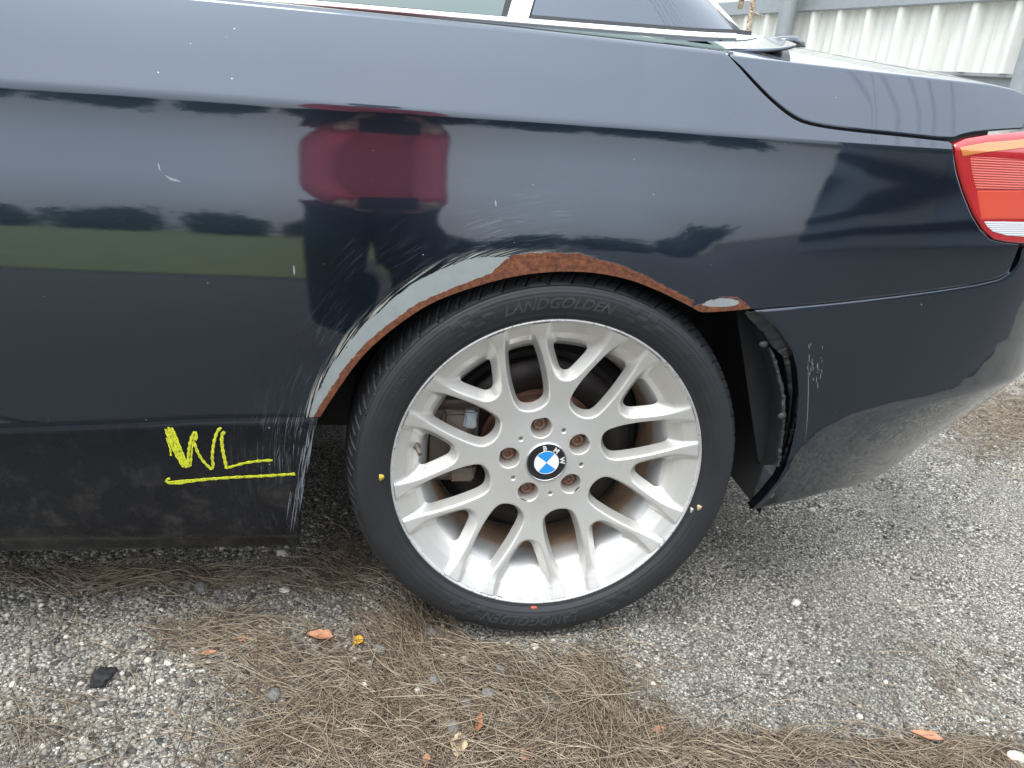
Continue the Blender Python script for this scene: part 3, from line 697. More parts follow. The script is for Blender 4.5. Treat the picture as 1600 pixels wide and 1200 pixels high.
for (x, y) in [(1193, 538), (1222, 650)]:
    c = at(x, y, y=.012); bm = bmesh.new(); bmesh.ops.create_icosphere(bm, subdivisions=2, radius=.0065)
    for v in bm.verts: v.co = Vector((v.co.x*(1+.3*random.random()), v.co.y*.6, v.co.z*(.8+.3*random.random())))+Vector(c)
    bmobj('liner_clip', bm, 'plastic2', car, True)

# ---- yellow marker writing on the sill
def stroke(px, wpx):
    P = pixs(px, offS, -.0009); P = smooth_poly(P, max(10, 5*len(px)), 2)
    n = len(P); T = np.gradient(P, axis=0); T /= np.linalg.norm(T, axis=1, keepdims=True); N = np.stack([-T[:, 1], T[:, 0]], -1)
    ww = wpx/1030*.5*(1+.25*np.sin(np.arange(n)*1.7+len(px)))
    A = P+N*ww[:, None]; B = P-N*ww[:, None]
    Va, Vb, Vm = surf(A[:, 0], A[:, 1], offS, -.0008), surf(B[:, 0], B[:, 1], offS, -.0008), surf(P[:, 0], P[:, 1], offS, -.0013)
    return np.stack([Va, Vm, Vb], 1).reshape(-1, 3), gridq(n, 3)
def strokes(name, lst, parent):
    Vs, Qs, o = [], [], 0
    for px, w_ in lst:
        V, Q = stroke(px, w_); Vs.append(V); Qs.append(Q+o); o += len(V)
    return mk(name, np.vstack(Vs), np.vstack(Qs), None, 'yellow', parent)
strokes('marker_writing', [
    ([(259, 670), (266, 690), (276, 712), (287, 730)], 4.5), ([(263, 667), (271, 690), (281, 713), (291, 731)], 4.0), ([(268, 668), (277, 692), (288, 718), (294, 730)], 4.5), ([(273, 677), (281, 698), (290, 720)], 3.0), ([(260, 684), (266, 700), (267, 712)], 2.5),
    ([(294, 730), (294, 712), (297, 690), (302, 676), (307, 675), (306, 688)], 4.0), ([(298, 728), (300, 700), (304, 682)], 2.5),
    ([(303, 690), (309, 708), (318, 722), (329, 732)], 4.0), ([(327, 733), (334, 731), (331, 715), (334, 690), (340, 672), (346, 668)], 4.0),
    ([(351, 674), (346, 680), (347, 700), (352, 722), (354, 732)], 4.5), ([(353, 732), (372, 726), (395, 721), (426, 719)], 4.0)], car)
strokes('marker_underline', [([(266, 748), (259, 749), (260, 754), (275, 756), (310, 750), (360, 746), (410, 744), (440, 742), (461, 740.5)], 4.5), ([(264, 753), (300, 749.5), (380, 744.5), (440, 741.5)], 2.5)], car)

MT['scratch'] = simple('bare_scratch', (.20, .22, .245), .6, var=.5, scale=300)
def scratches(name, lst, off, parent):
    Vs, Qs, o = [], [], 0
    for px, w_ in lst:
        P = resample(pixs(px, off, 0.), 9); T = np.gradient(P, axis=0); T /= np.linalg.norm(T, axis=1, keepdims=True)+1e-9; N = np.stack([-T[:, 1], T[:, 0]], -1)
        ww = w_/1030*.5*np.sin(np.linspace(.15, math.pi-.1, 9)); A = P+N*ww[:, None]; B_ = P-N*ww[:, None]
        V = np.stack([surf(A[:, 0], A[:, 1], off, -.0004), surf(B_[:, 0], B_[:, 1], off, -.0004)], 1).reshape(-1, 3)
        Vs.append(V); Qs.append(gridq(9, 2)+o); o += len(V)
    return mk(name, np.vstack(Vs), np.vstack(Qs), None, 'scratch', parent)
scratches('panel_scratch', [([(247, 254), (249, 262), (251, 268)], 2.0)], offQ, car); scratches('panel_scratch', [([(258, 274), (268, 280), (283, 284)], 3.0)], offQ, car)
scratches('panel_scratch', [([(459, 414), (460, 430)], 2.6)], offQ, car); scratches('panel_scratch', [([(774, 312), (775, 323)], 2.6)], offQ, car)
rs = random.Random(3); L_ = []
for _ in range(26):
    x_, y_ = rs.gauss(1270, 7), rs.gauss(570, 16); h_ = rs.uniform(3, 11); L_.append(([(x_, y_), (x_+rs.uniform(-2, 1), y_+h_)], rs.uniform(.5, 1.2)))
L_.append(([(1262, 560), (1263, 600), (1262, 640), (1258, 690)], .9))
scratches('bumper_scuff', L_, offB, bumper)
L_ = []
for _ in range(40):
    y_ = rs.uniform(662, 790); x_ = 492-(y_-660)*.18-abs(rs.gauss(0, 9)); h_ = rs.uniform(18, 60)
    if y_+h_ < 840: L_.append(([(x_, y_), (x_-h_*.14, y_+h_)], rs.uniform(.4, .9)))
scratches('sill_scuff', L_, offS, car)

# ================================================================ WHEEL
wheel = empty('wheel', (0, 0, 0), car)
CB = .03
def cambered(V):
    V = np.asarray(V, float).reshape(-1, 3).copy(); c, s_ = math.cos(CB), math.sin(CB); y, z_ = V[:, 1].copy(), V[:, 2].copy()
    V[:, 1] = c*y+s_*z_; V[:, 2] = -s_*y+c*z_; return V+WC
def wmk(name, V, Q, T, mat, parent=wheel, smooth=True, flip=False): return mk(name, cambered(V), Q, T, mat, parent, smooth, flip)
# tyre -------------------------------------------------------
prof = np.array([(.2415, .012), (.2440, .004), (.2465, .0005), (.2500, .0012), (.2520, -.0012), (.2560, -.0040), (.2640, -.0075), (.2740, -.0092), (.2840, -.0090), (.2920, -.0072), (.2975, -.0050), (.2985, -.0020), (.3000, -.0012), (.3040, .0030), (.3075, .0075), (.3105, .0130), (.3130, .0190), (.3150, .0260), (.3165, .0340), (.3175, .0440), (.3172, .0480), (.3110, .0490), (.3110, .0570), (.3178, .0580), (.3185, .0800), (.3185, .1000), (.3115, .1010), (.3115, .1100), (.3185, .1110), (.3180, .1600), (.3150, .1900), (.3060, .2060), (.28, .214), (.245, .205)])
_o = prof[:, 0] > .2465; prof[_o, 0] = .2465+(prof[_o, 0]-.2465)*.944
prof[10:20, 1] += np.array([.0005, .0010, .0015, .0035, .0045, .0055, .0060, .0055, .0045, .002])      # rounded shoulder
fine = [prof[0]]
for a, b in zip(prof[:-1], prof[1:]):
    k = 3 if (.2935 < (a[0]+b[0])/2 and (a[1]+b[1])/2 < .047) else (6 if .25 < a[0] < .2940 and a[1] < .01 else 1)
    for j in range(1, k+1): fine.append(a+(b-a)*j/k)
fine = np.array(fine); NT_ = 2016
V, Q = lathe_y(fine, NT_, center=np.zeros(3)); V = V.reshape(NT_, len(fine), 3)
A = np.degrees(np.arange(NT_)/NT_*2*math.pi)
rr = fine[:, 0]; yy = fine[:, 1]
pitch = 360/112.
pa = ((A[:, None]+(yy[None]-.01)*120) % pitch)/pitch
alt = (np.floor((A[:, None]+(yy[None]-.01)*120)/pitch) % 2)
lim = np.where(alt > .5, .001, .008)
sip = (np.abs(pa-.5) < .09) & (yy[None] > lim) & (yy[None] < .046) & (rr[None] > .2945)
blk = ((A[:, None]) % (360/20))/(360/20)
notch = (np.abs(rr[None]-.2965) < .0013) & (yy[None] < .004) & (blk < .62)
dep = np.where(sip, .0060, 0)+np.where(notch, .0012, 0)
rad = np.stack([np.cos(np.radians(A)), 0*A, np.sin(np.radians(A))], -1)
ring_ = sum(np.where(np.abs(rr-q_) < .0007, .0006, 0) for q_ in (.2570, .2870, .2920)); V[..., 1] -= ring_[None]
bul = np.exp(-(((A+90+180) % 360-180)/15.)**2)[:, None]*np.exp(-((rr-.278)/.020)**2)[None]*(yy < .05)[None]; V[..., 1] -= .0015*bul
V -= rad[:, None]*dep[..., None]*.8; V[..., 1] += np.where(rr[None] < .308, dep*.8, 0)
# faint raised chequer blocks beside the lettering
def cheq(a0, a1, r0, r1, na, nr):
    u = (A[:, None]-a0)/(a1-a0); v = (rr[None]-r0)/(r1-r0)
    ins = (u > 0) & (u < 1) & (v > 0) & (v < 1); c = (np.floor(u*na)+np.floor(v*nr)) % 2
    return np.where(ins & (c > .5), .0006, 0)
V[..., 1] -= sum(cheq(a, a+13, .258, .2865, 4, 3) for a in (58, 113, 238, 293))
Vt_ = cambered(V); Vt_[:, 2] = np.maximum(Vt_[:, 2], .0008)
tyre = mk('tyre', Vt_, Q, None, 'rubber', wheel)

def text_mesh(txt, size, shear=0., bold=0.):
    cu = bpy.data.curves.new('t', 'FONT'); cu.body = txt; cu.size = size; cu.shear = shear; cu.offset = bold; cu.align_x = 'CENTER'; cu.extrude = .5; cu.resolution_u = 3
    ob = bpy.data.objects.new('t', cu); COL.objects.link(ob); bpy.context.view_layer.update()
    me = bpy.data.meshes.new_from_object(ob.evaluated_get(bpy.context.evaluated_depsgraph_get()))
    n = len(me.vertices); co_ = np.zeros(n*3); me.vertices.foreach_get('co', co_); co_ = co_.reshape(-1, 3)
    F = [tuple(p.vertices) for p in me.polygons]
    bpy.data.objects.remove(ob); bpy.data.curves.remove(cu); bpy.data.meshes.remove(me)
    return co_, F
def arc_text(name, txt, size, ang, rbase, y_of_r, h, mat, parent, shear=0., bold=0., stretch=1.):
    co_, F = text_mesh(txt, size, shear, bold)
    r_ = rbase+co_[:, 1]; a = R_(ang)-co_[:, 0]*stretch/(rbase+size*.35)
    y = y_of_r(r_)-np.where(co_[:, 2] > 0, h, -h*2)
    V = np.stack([np.cos(a)*r_, y, np.sin(a)*r_], -1)
    me = bpy.data.meshes.new(name); me.from_pydata([tuple(v) for v in cambered(V)], [], F); me.update()
    return link(name, me, mat, parent)
yside = lambda r_: np.interp(r_, prof[4:13, 0], prof[4:13, 1])
arc_text('tyre_lettering', 'LANDGOLDEN', .0225, 93, .2640, yside, .0012, 'rubber_text', wheel, .35, .0008, 1.06)
arc_text('tyre_lettering', 'LANDGOLDEN', .0225, 268, .2640, yside, .0026, 'rubber_text', wheel, .35, .0004, 1.06)
arc_text('tyre_small_lettering', 'EXTRA LOAD', .0085, 146, .2720, yside, .0009, 'rubber_text', wheel, 0, .0001, 1.25)
arc_text('tyre_small_lettering', 'DOT', .0085, 46, .2720, yside, .0009, 'rubber_text', wheel, 0, .0001, 1.25)
def sdisc(name, c, rx, rz, mat, parent, y, n=18, wob=.1):
    A_ = np.arange(n)/n*2*math.pi; k = 1+wob*np.sin(A_*3+1)
    V = np.stack([c[0]+rx*k*np.cos(A_), 0*A_+y, c[1]+rz*k*np.sin(A_)], -1); V2 = V+np.array([0, .002, 0])
    V = np.vstack([V, V2, [[c[0], y-.0003, c[1]]]])
    return wmk(name, V, [(i, n+i, n+(i+1) % n, (i+1) % n) for i in range(n)], [(i, (i+1) % n, 2*n) for i in range(n)], mat, parent)
def onw(px, py, dep):
    n = np.array([0, math.cos(CB), -math.sin(CB)]); e2 = np.array([0, math.sin(CB), math.cos(CB)]); d = ray(px, py); P0 = WC+dep*n
    X = CAM+d*(((P0-CAM)@n)/(d@n))-P0; return X[0], X@e2
p = onw(594, 746, -.006); sdisc('yellow_dot', p, .0055, .0055, 'dot_y', wheel, float(yside(np.hypot(*p)))-.0006)
p = onw(834, 950, -.001); sdisc('red_mark', p, .0055, .0033, 'dot_r', wheel, float(yside(np.hypot(*p)))-.0008)
for (x, y, m_) in [(1094, 794, 'stone_white'), (1083, 800, 'stone_white')]:
    p = onw(x, y, -.008); sdisc('dried_mud', p, .005 if x > 1090 else .0022, .0045, 'leaf_tan' if x > 1090 else m_, wheel, float(yside(np.hypot(*p)))-.001, wob=.25)

# rim ---------------------------------------------------------
fd_r = [0, .034, .05, .08, .10, .14, .18, .22, .238, .25]; fd_d = [.034, .0345, .0352, .0362, .0350, .0295, .0215, .0125, .0070, .005]
_rr = np.linspace(0, .25, 501); _fd = np.convolve(np.pad(np.interp(_rr, fd_r, fd_d), 20, mode='edge'), np.ones(41)/41, 'valid')
def face_d(r_): return np.interp(r_, _rr, _fd)
def barrel_d(r_): return np.interp(r_, [.174, .182, .1865, .191, .199, .2095, .2205, .2318, .2365, .2390, .2395], [.20, .10, .072, .052, .0385, .0265, .0165, .0095, .0070, .0055, .0055])
def sd_cap(px, py, r1, r2, h):
    """uneven capsule along +x from origin (radius r1) to h (radius r2)"""
    py = np.abs(py); b = (r1-r2)/h; a = math.sqrt(1-b*b)
    k = -b*py+a*px      # note axis swap
    d1 = np.hypot(px, py)-r1; d2 = np.hypot(px-h, py)-r2; d3 = py*a+px*b-r1
    kk = px*a-py*b
    return np.where(kk < 0, d1, np.where(kk > a*h, d2, d3))
def smin(a, b, k):
    h = np.clip(.5+.5*(b-a)/k, 0, 1); return b*(1-h)+a*h-k*h*(1-h)
TH0 = 16.3
nr_, na_ = 200, 190
rg = np.linspace(.076, .2395, nr_); ag = np.radians(np.linspace(-22.5, 22.5, na_))
RG, AG = np.meshgrid(rg, ag, indexing='ij')
lx, ly = RG*np.cos(AG), RG*np.sin(AG)
OL = np.array([(.0915, 0), (.0920, .006), (.0935, .012), (.098, .0208), (.105, .0260), (.115, .0286), (.13, .0299), (.15, .0302), (.175, .0288), (.20, .0260), (.22, .0228), (.235, .0205), (.26, .0170)])
OS = np.array([(.1408, 0), (.1413, .004), (.1428, .0090), (.1465, .0150), (.152, .0192), (.158, .0228), (.17, .0292), (.185, .0367), (.20, .0430), (.215, .0474), (.235, .0500), (.26, .0500)])
def sd_outline(u_, v_, O):
    v_ = np.abs(v_); best = np.full(u_.shape, 9.)
    P_ = smooth_poly(O, 70, 1)
    for p0, p1 in zip(P_[:-1], P_[1:]):
        e0, e1 = p1-p0; h_ = np.clip(((u_-p0[0])*e0+(v_-p0[1])*e1)/(e0*e0+e1*e1), 0, 1)
        best = np.minimum(best, np.hypot(u_-p0[0]-h_*e0, v_-p0[1]-h_*e1))
    inside = (u_ > P_[0, 0]) & (v_ < np.interp(u_, P_[:, 0], P_[:, 1]))
    return np.where(inside, -best, best)
gL = sd_outline(lx, ly, OL); gS = np.full_like(gL, 9.)
for sg in (-1, 1):
    a_ = AG-sg*R_(22.5); gS = np.minimum(gS, sd_outline(RG*np.cos(a_), RG*np.sin(a_), OS))
g = np.minimum(gL, gS)
spw = .0008
Dp = face_d(RG)+2.7*spw*np.logaddexp(0, -(gL-.0003)/spw)+1.55*spw*np.logaddexp(0, -(gS-.0003)/spw)
Dp = smin(Dp, barrel_d(RG)+.0, .0160)
Dp = np.where(RG > .2385, np.minimum(Dp, .0055), Dp)
cut = face_d(RG)+.019
Fld = Dp-cut
P3 = np.stack([lx, Dp, ly], -1).reshape(-1, 3); fld = Fld.ravel()
q = gridq(nr_, na_); tri = np.vstack([q[:, [0, 1, 2]], q[:, [0, 2, 3]]])
ins = fld < 0; cnt = ins[tri].sum(1)
keep = tri[cnt == 3]; P3 = list(P3); cache = {}
def cutv(i, j):
    key = (min(i, j), max(i, j))
    if key not in cache:
        t = fld[i]/(fld[i]-fld[j]); cache[key] = len(P3); P3.append(P3[i]*(1-t)+P3[j]*t)
    return cache[key]
extra = []
for a, b, c in tri[(cnt == 1) | (cnt == 2)]:
    poly = []
    for i, j in ((a, b), (b, c), (c, a)):
        if ins[i]: poly.append(i)
        if ins[i] != ins[j]: poly.append(cutv(i, j))
    for k in range(1, len(poly)-1): extra.append((poly[0], poly[k], poly[k+1]))
P3 = np.array(P3); tri = np.vstack([keep, np.array(extra)])
used = np.unique(tri); remap = np.full(len(P3), -1); remap[used] = np.arange(len(used)); P3 = P3[used]; tri = remap[tri]
Vs, Ts = [], []
for k in range(8):
    a = R_(TH0+45*k); c, s_ = math.cos(a), math.sin(a)
    Vs.append(np.stack([P3[:, 0]*c-P3[:, 2]*s_, P3[:, 1], P3[:, 0]*s_+P3[:, 2]*c], -1)); Ts.append(tri+k*len(P3))
Vs = np.vstack(Vs); Ts = np.vstack(Ts)
# weld seams between sectors
key = np.round(Vs*2e5).astype(np.int64); _, first, inv = np.unique(key, axis=0, return_index=True, return_inverse=True)
Vs = Vs[first]; Ts = inv.ravel()[Ts]
rim = wmk('spoke_face', Vs, None, Ts, 'rim')
# hub disc with bolt holes
nr2, na2 = 64, 480
rg = np.linspace(.0335, .0762, nr2); ag = np.arange(na2)/na2*2*math.pi
RG, AG = np.meshgrid(rg, ag, indexing='ij'); D = face_d(RG)
for k in range(5):
    a = R_(102-72*k); gg = np.hypot(RG*np.cos(AG)-.0600*math.cos(a), RG*np.sin(AG)-.0600*math.sin(a))-.0163
    D = D+np.minimum(.028, 9*.0006*np.logaddexp(0, -gg/.0006))
    a = R_(66-72*k); gg = np.hypot(RG*np.cos(AG)-.0585*math.cos(a), RG*np.sin(AG)-.0585*math.sin(a))-.0034
    D = D+np.minimum(.011, 6*.0004*np.logaddexp(0, -gg/.0004))
V = np.stack([RG*np.cos(AG), D, RG*np.sin(AG)], -1).transpose(1, 0, 2).reshape(-1, 3)
wmk('hub_face', V, gridq(na2, nr2, True), None, 'rim')
V, Q = lathe_y([(.2388, .0060), (.2402, .0030), (.2412, .0012), (.2428, -.0002), (.2442, .0006), (.2448, .0030), (.2446, .014)], 360, center=np.zeros(3)); wmk('rim_lip', V, Q, None, 'lip')
V, Q = lathe_y([(.2215, .0162), (.2105, .0262), (.1995, .0388), (.1915, .0527), (.1868, .0725), (.1830, .10), (.1830, .14), (.192, .18), (.21, .20), (.235, .205)], 240, center=np.zeros(3)); wmk('barrel', V, Q, None, 'barrel')
# centre cap and emblem
V, Q = lathe_y([(.0340, .0390), (.0339, .0335), (.0330, .0318), (.0318, .0316), (.0312, .0322)], 96, center=np.zeros(3)); cap = wmk('centre_cap', V, Q, None, 'chrome')
V, Q = lathe_y([(.0314, .0322), (.030, .0319), (.024, .0316), (.0200, .0315)], 96, center=np.zeros(3)); wmk('emblem_ring', V, Q, None, 'emb_black')
V, Q = lathe_y([(.0203, .0320), (.0202, .0312), (.0194, .0312), (.0192, .0320)], 96, center=np.zeros(3)); wmk('emblem_inner_ring', V, Q, None, 'letter')
ROT = -37
for k in range(4):
    A_ = np.radians(ROT+90*k+np.linspace(1.0, 89.0, 13)); V = np.vstack([[[.0005*math.cos(R_(ROT+90*k+45)), .0314, .0005*math.sin(R_(ROT+90*k+45))]], np.stack([.0193*np.cos(A_), 0*A_+.0314, .0193*np.sin(A_)], -1)])
    wmk('emblem_quadrant', V, None, [(0, i, i+1) for i in range(1, 13)], 'emb_blue' if k % 2 else 'emb_white')
V, Q = lathe_y([(.0196, .0316), (.0, .0316)], 48, center=np.zeros(3)); wmk('emblem_backing', V, Q, None, 'letter')
for ch_, an in (('B', 101), ('M', 56), ('W', 8)):
    co_, F = text_mesh(ch_, .0105, 0, .0004)
    co_[:, 0] *= 1.05; co_[:, 1] -= .0036; a = R_(an-90); rc_ = .0254
    V = np.stack([co_[:, 0]*math.cos(a)-co_[:, 1]*math.sin(a)+rc_*math.cos(R_(an)), .0313+np.where(co_[:, 2] > 0, -.0002, .0008), co_[:, 0]*math.sin(a)+co_[:, 1]*math.cos(a)+rc_*math.sin(R_(an))], -1)
    me = bpy.data.meshes.new('emblem_letter'); me.from_pydata([tuple(v) for v in cambered(V)], [], F); me.update(); link('emblem_letter', me, 'letter', wheel)
for k in range(5):
    a = R_(102-72*k); cx_, cz_ = .0600*math.cos(a), .0600*math.sin(a)
    V, Q = lathe_y([(.0150, .0625), (.0146, .0570), (.0125, .0562), (.0112, .0585), (.0104, .0585), (.0100, .0525), (.0092, .0512), (.0060, .0512), (.0056, .0525), (.0052, .0560), (.0, .0565)], 24, center=np.zeros(3))
    wmk('wheel_bolt', V+np.array([cx_, 0, cz_]), Q, None, 'bolt')
vx, vz = onw(652, 700, .022)
V, q_, t_ = tube([(vx-.004, .034, vz+.002), (vx, .026, vz), (vx+.001, .022, vz-.001), (vx+.0035, .008, vz-.003)], [.006, .006, .0038, .0036], 10)
wmk('valve_stem', V, q_, t_, 'caliper')
# brake parts
brk = empty('brake', (0, 0, 0), car)
V, Q = lathe_y([(.045, .066), (.080, .066), (.085, .070), (.0865, .0745), (.0900, .0755), (.0915, .080), (.093, .0930), (.097, .0975), (.1005, .0985)], 120, center=np.zeros(3)); wmk('disc_hat', V, Q, None, 'hat', brk)
V, Q = lathe_y([(.1005, .0985), (.101, .0962), (.150, .0962), (.151, .100), (.151, .116), (.088, .118)], 160, center=np.zeros(3)); wmk('brake_disc', V, Q, None, 'disc', brk)
V, Q = lathe_y([(.158, .132), (.172, .135), (.180, .140), (.181, .160)], 120, center=np.zeros(3)); wmk('dust_shield', V, Q, None, 'felt', brk)
V, Q = lathe_y([(.06, .126), (.16, .124)], 80, center=np.zeros(3)); wmk('dust_shield_plate', V, Q, None, 'disc', brk)
def cal_box(lo, hi, b, name, mat='caliper'):
    bm = box_bm(lo, hi, b)
    bmesh.ops.subdivide_edges(bm, edges=bm.edges[:], cuts=1, use_grid_fill=True)
    for v in bm.verts:
        c = cambered([v.co+Vector([random.uniform(-.001, .001) for _ in range(3)])])[0]; v.co = c
    return bmobj(name, bm, mat, brk, False)
cal_box((-.195, .070, -.055), (-.105, .130, .085), .012, 'caliper')
cal_box((-.165, .058, .028), (-.120, .074, .075), .006, 'caliper_bridge')
cal_box((-.132, .052, .048), (-.112, .070, .078), .003, 'pad_clip', 'galv')
cal_box((-.150, .060, -.050), (-.110, .076, -.020), .004, 'caliper_lug')
V, Q = lathe_y([(.0, .056), (.0055, .056), (.0085, .054), (.0105, .056), (.0105, .07)], 20, center=np.zeros(3)); wmk('guide_pin', V+np.array([-.128, 0, .018]), Q, None, 'caliper', brk)

# ================================================================ GRAVEL, NEEDLES
phi_ = (1+5**.5)/2
ICO_V = np.array([(-1, phi_, 0), (1, phi_, 0), (-1, -phi_, 0), (1, -phi_, 0), (0, -1, phi_), (0, 1, phi_), (0, -1, -phi_), (0, 1, -phi_), (phi_, 0, -1), (phi_, 0, 1), (-phi_, 0, -1), (-phi_, 0, 1)])/math.hypot(1, phi_)
ICO_F = np.array([(0, 11, 5), (0, 5, 1), (0, 1, 7), (0, 7, 10), (0, 10, 11), (1, 5, 9), (5, 11, 4), (11, 10, 2), (10, 7, 6), (7, 1, 8), (3, 9, 4), (3, 4, 2), (3, 2, 6), (3, 6, 8), (3, 8, 9), (4, 9, 5), (2, 4, 11), (6, 2, 10), (8, 6, 7), (9, 8, 1)])
def pebbles(name, XY, rad, mat, sink=.35):
    n = len(XY); Vb = ICO_V[None]*(1+RNG.uniform(-.28, .28, (n, 12, 1)))
    sc = np.stack([RNG.uniform(.8, 1.5, n), RNG.uniform(.7, 1.15, n), RNG.uniform(.5, .9, n)], -1)*rad[:, None]
    Vb = Vb*sc[:, None]; a = RNG.uniform(0, 6.283, n); t = RNG.normal(0, .35, n)
    y1 = Vb[..., 1]*np.cos(t)[:, None]-Vb[..., 2]*np.sin(t)[:, None]; z1 = Vb[..., 1]*np.sin(t)[:, None]+Vb[..., 2]*np.cos(t)[:, None]
    x2 = Vb[..., 0]*np.cos(a)[:, None]-y1*np.sin(a)[:, None]; y2 = Vb[..., 0]*np.sin(a)[:, None]+y1*np.cos(a)[:, None]
    zg = gh(XY[:, 0], XY[:, 1])+rad*.7*(1-sink*2)*.6
    V = np.stack([x2+XY[:, :1], y2+XY[:, 1:2], z1+zg[:, None]], -1)
    F = (ICO_F[None]+(np.arange(n)*12)[:, None, None]).reshape(-1, 3)
    o_ = mk(name, V.reshape(-1, 3), None, F, mat, None, smooth=False); o_['kind'] = 'stuff'; return o_
def keep_out(XY): # not inside the tyre contact
    return ~((np.abs(XY[:, 0]) < .10) & (XY[:, 1] > .0) & (XY[:, 1] < .22))
n1 = 46000
XY = np.vstack([np.stack([RNG.uniform(-1.1, .95, n1), RNG.uniform(-.42, .30, n1)], -1), np.stack([RNG.uniform(.1, 2.2, 26000), RNG.uniform(.2, 1.5, 26000)], -1), np.stack([RNG.uniform(-1.1, .2, 9000), RNG.uniform(.3, .7, 9000)], -1)])
cl = .5+.5*np.sin(XY[:, 0]*7+2*np.sin(XY[:, 1]*6))*np.cos(XY[:, 1]*9+XY[:, 0]*3)
leftish = np.clip((.2-XY[:, 0])/.8, 0, 1)
XY = XY[(RNG.random(len(XY)) < .35+.3*cl+.5*leftish) & keep_out(XY)]
rad = np.exp(RNG.normal(math.log(.0019), .42, len(XY)))*(1+.35*np.clip((.2-XY[:, 0])/.8, 0, 1)); rad = np.clip(rad, .0009, .0065)
pebbles('loose_gravel', XY, rad*.92, 'gravel')
def px_region(cx, cy, rx, ry, n):
    return cx+np.clip(RNG.normal(0, .5, n), -1.5, 1.5)*rx, cy+np.clip(RNG.normal(0, .5, n), -1.5, 1.5)*ry
# casuarina needles: (centre px, radius px, count, direction in the picture in degrees, spread)
PATCH = [(640, 975, 85, 62, 750, 62, 22), (345, 985, 120, 42, 420, 8, 25), (600, 1080, 190, 90, 1900, 25, 38), (850, 1065, 165, 62, 950, 20, 28), (700, 1160, 350, 62, 2500, 10, 45),
         (935, 1100, 42, 95, 620, 78, 14), (1150, 1178, 350, 36, 1900, 8, 30), (1500, 1185, 140, 32, 700, 15, 40), (490, 1150, 160, 62, 800, 5, 50), (60, 1150, 130, 75, 260, 150, 50),
         (280, 902, 330, 20, 1300, 2, 14), (530, 880, 70, 45, 480, 15, 35), (800, 1100, 800, 160, 420, 20, 60), (1480, 1040, 130, 90, 130, 35, 14), (1010, 1150, 90, 50, 420, 50, 25),
         (150, 1000, 220, 100, 110, 30, 60), (1590, 650, 110, 70, 2600, 15, 40), (1500, 640, 60, 60, 500, 15, 40), (730, 1010, 90, 40, 500, 30, 20), (420, 1040, 100, 60, 420, 20, 35)]
NP, ND, NL = [], [], []
for cx_, cy_, rx_, ry_, n, dr, spd in PATCH:
    n = int(n*(.36 if cy_ < 920 and cx_ < 700 else .52))
    X_, Y_ = px_region(cx_, cy_, rx_, ry_, n)
    for x, y in zip(X_, Y_):
        g0 = at(x, y, z=0); an = R_(dr+RNG.normal(0, spd)+18*math.sin(x*.03+y*.02)); g1 = at(x+8*math.cos(an), y+8*math.sin(an), z=0)
        if abs(g0[0]) > 4 or abs(g0[1]) > 4: continue
        d = (g1-g0)[:2]; NP.append(g0[:2]); ND.append(math.atan2(d[1], d[0]))
NP = np.array(NP); ND = np.array(ND); n = len(NP); NL = RNG.uniform(.04, .125, n)*np.where(RNG.random(n) < .3, .6, 1)
seg = 6; t = np.linspace(-.5, .5, seg); curv = RNG.normal(0, 3.6, n)*1.0
ang = ND[:, None]+curv[:, None]*t[None]*NL[:, None]*2.2
st = NL/(seg-1); dx = np.cos(ang)*st[:, None]; dy = np.sin(ang)*st[:, None]
x = NP[:, :1]+np.cumsum(dx, 1)-dx.sum(1, keepdims=True)/2; y = NP[:, 1:]+np.cumsum(dy, 1)-dy.sum(1, keepdims=True)/2
lift = RNG.exponential(.0035, n); tilt = RNG.normal(0, .045, n)
inw = (np.abs(x) < .11) & (y > -.01) & (y < .23)
z = gh(x, y)+.0018+np.clip(lift[:, None]+tilt[:, None]*t[None]*NL[:, None]+.002*np.cos(t*6)[None], 0, .02)
okn = ~inw.any(1); x, y, z, ang = x[okn], y[okn], z[okn], ang[okn]; n = len(x)
wd = RNG.uniform(.00042, .00075, n)[:, None]*np.array([.7, 1, 1, 1, .9, .45])[None]
px_, py_ = -np.sin(ang)*wd, np.cos(ang)*wd
V = np.stack([np.stack([x+px_, y+py_, z], -1), np.stack([x-px_, y-py_, z], -1), np.stack([x, y, z+wd*1.6], -1)], 2)   # n,seg,3,3
b = (np.arange(n)*seg*3)[:, None, None]; i = (np.arange(seg-1)*3)[None, :, None]; j = np.arange(3)[None, None]
q = np.stack([b+i+j, b+i+(j+1) % 3, b+i+3+(j+1) % 3, b+i+3+j], -1).reshape(-1, 4)
nd = mk('fallen_needles', V.reshape(-1, 3), q, None, 'needle'); nd['kind'] = 'stuff'

# single stones --------------------------------------------------
def stone(px, py, size, mat, label, group=None, flat=.7, cat='stone', name='stone'):
    g_ = at(px, py, z=0); bm = bmesh.new(); bmesh.ops.create_icosphere(bm, subdivisions=3, radius=1)
    sd_ = random.random()*50; ax = (random.uniform(.85, 1.25), random.uniform(.75, 1.1), flat)
    from mathutils import noise as mn
    for v in bm.verts:
        c = v.co.copy(); jg = 2.2 if name == 'tar_lump' else 1.; k = 1+.30*jg*mn.noise(c*1.3+Vector((sd_, 0, 0)))+.16*jg*mn.noise(c*3.1+Vector((0, sd_, 0)))+.07*jg*mn.noise(c*8)
        v.co = Vector((c.x*ax[0], c.y*ax[1], c.z*ax[2]))*k*size
    me = bpy.data.meshes.new(name); bm.to_mesh(me); bm.free()
    for p_ in me.polygons: p_.use_smooth = True
    o_ = link(name, me, mat); o_.location = (g_[0], g_[1], float(gh(g_[0], g_[1]))+size*flat*.55); o_.rotation_euler[2] = random.uniform(0, 6)
    return tag(o_, label, cat, group)
stone(315, 917, .0125, 'stone_grey', 'rounded speckled grey stone lying just below the marked sill')
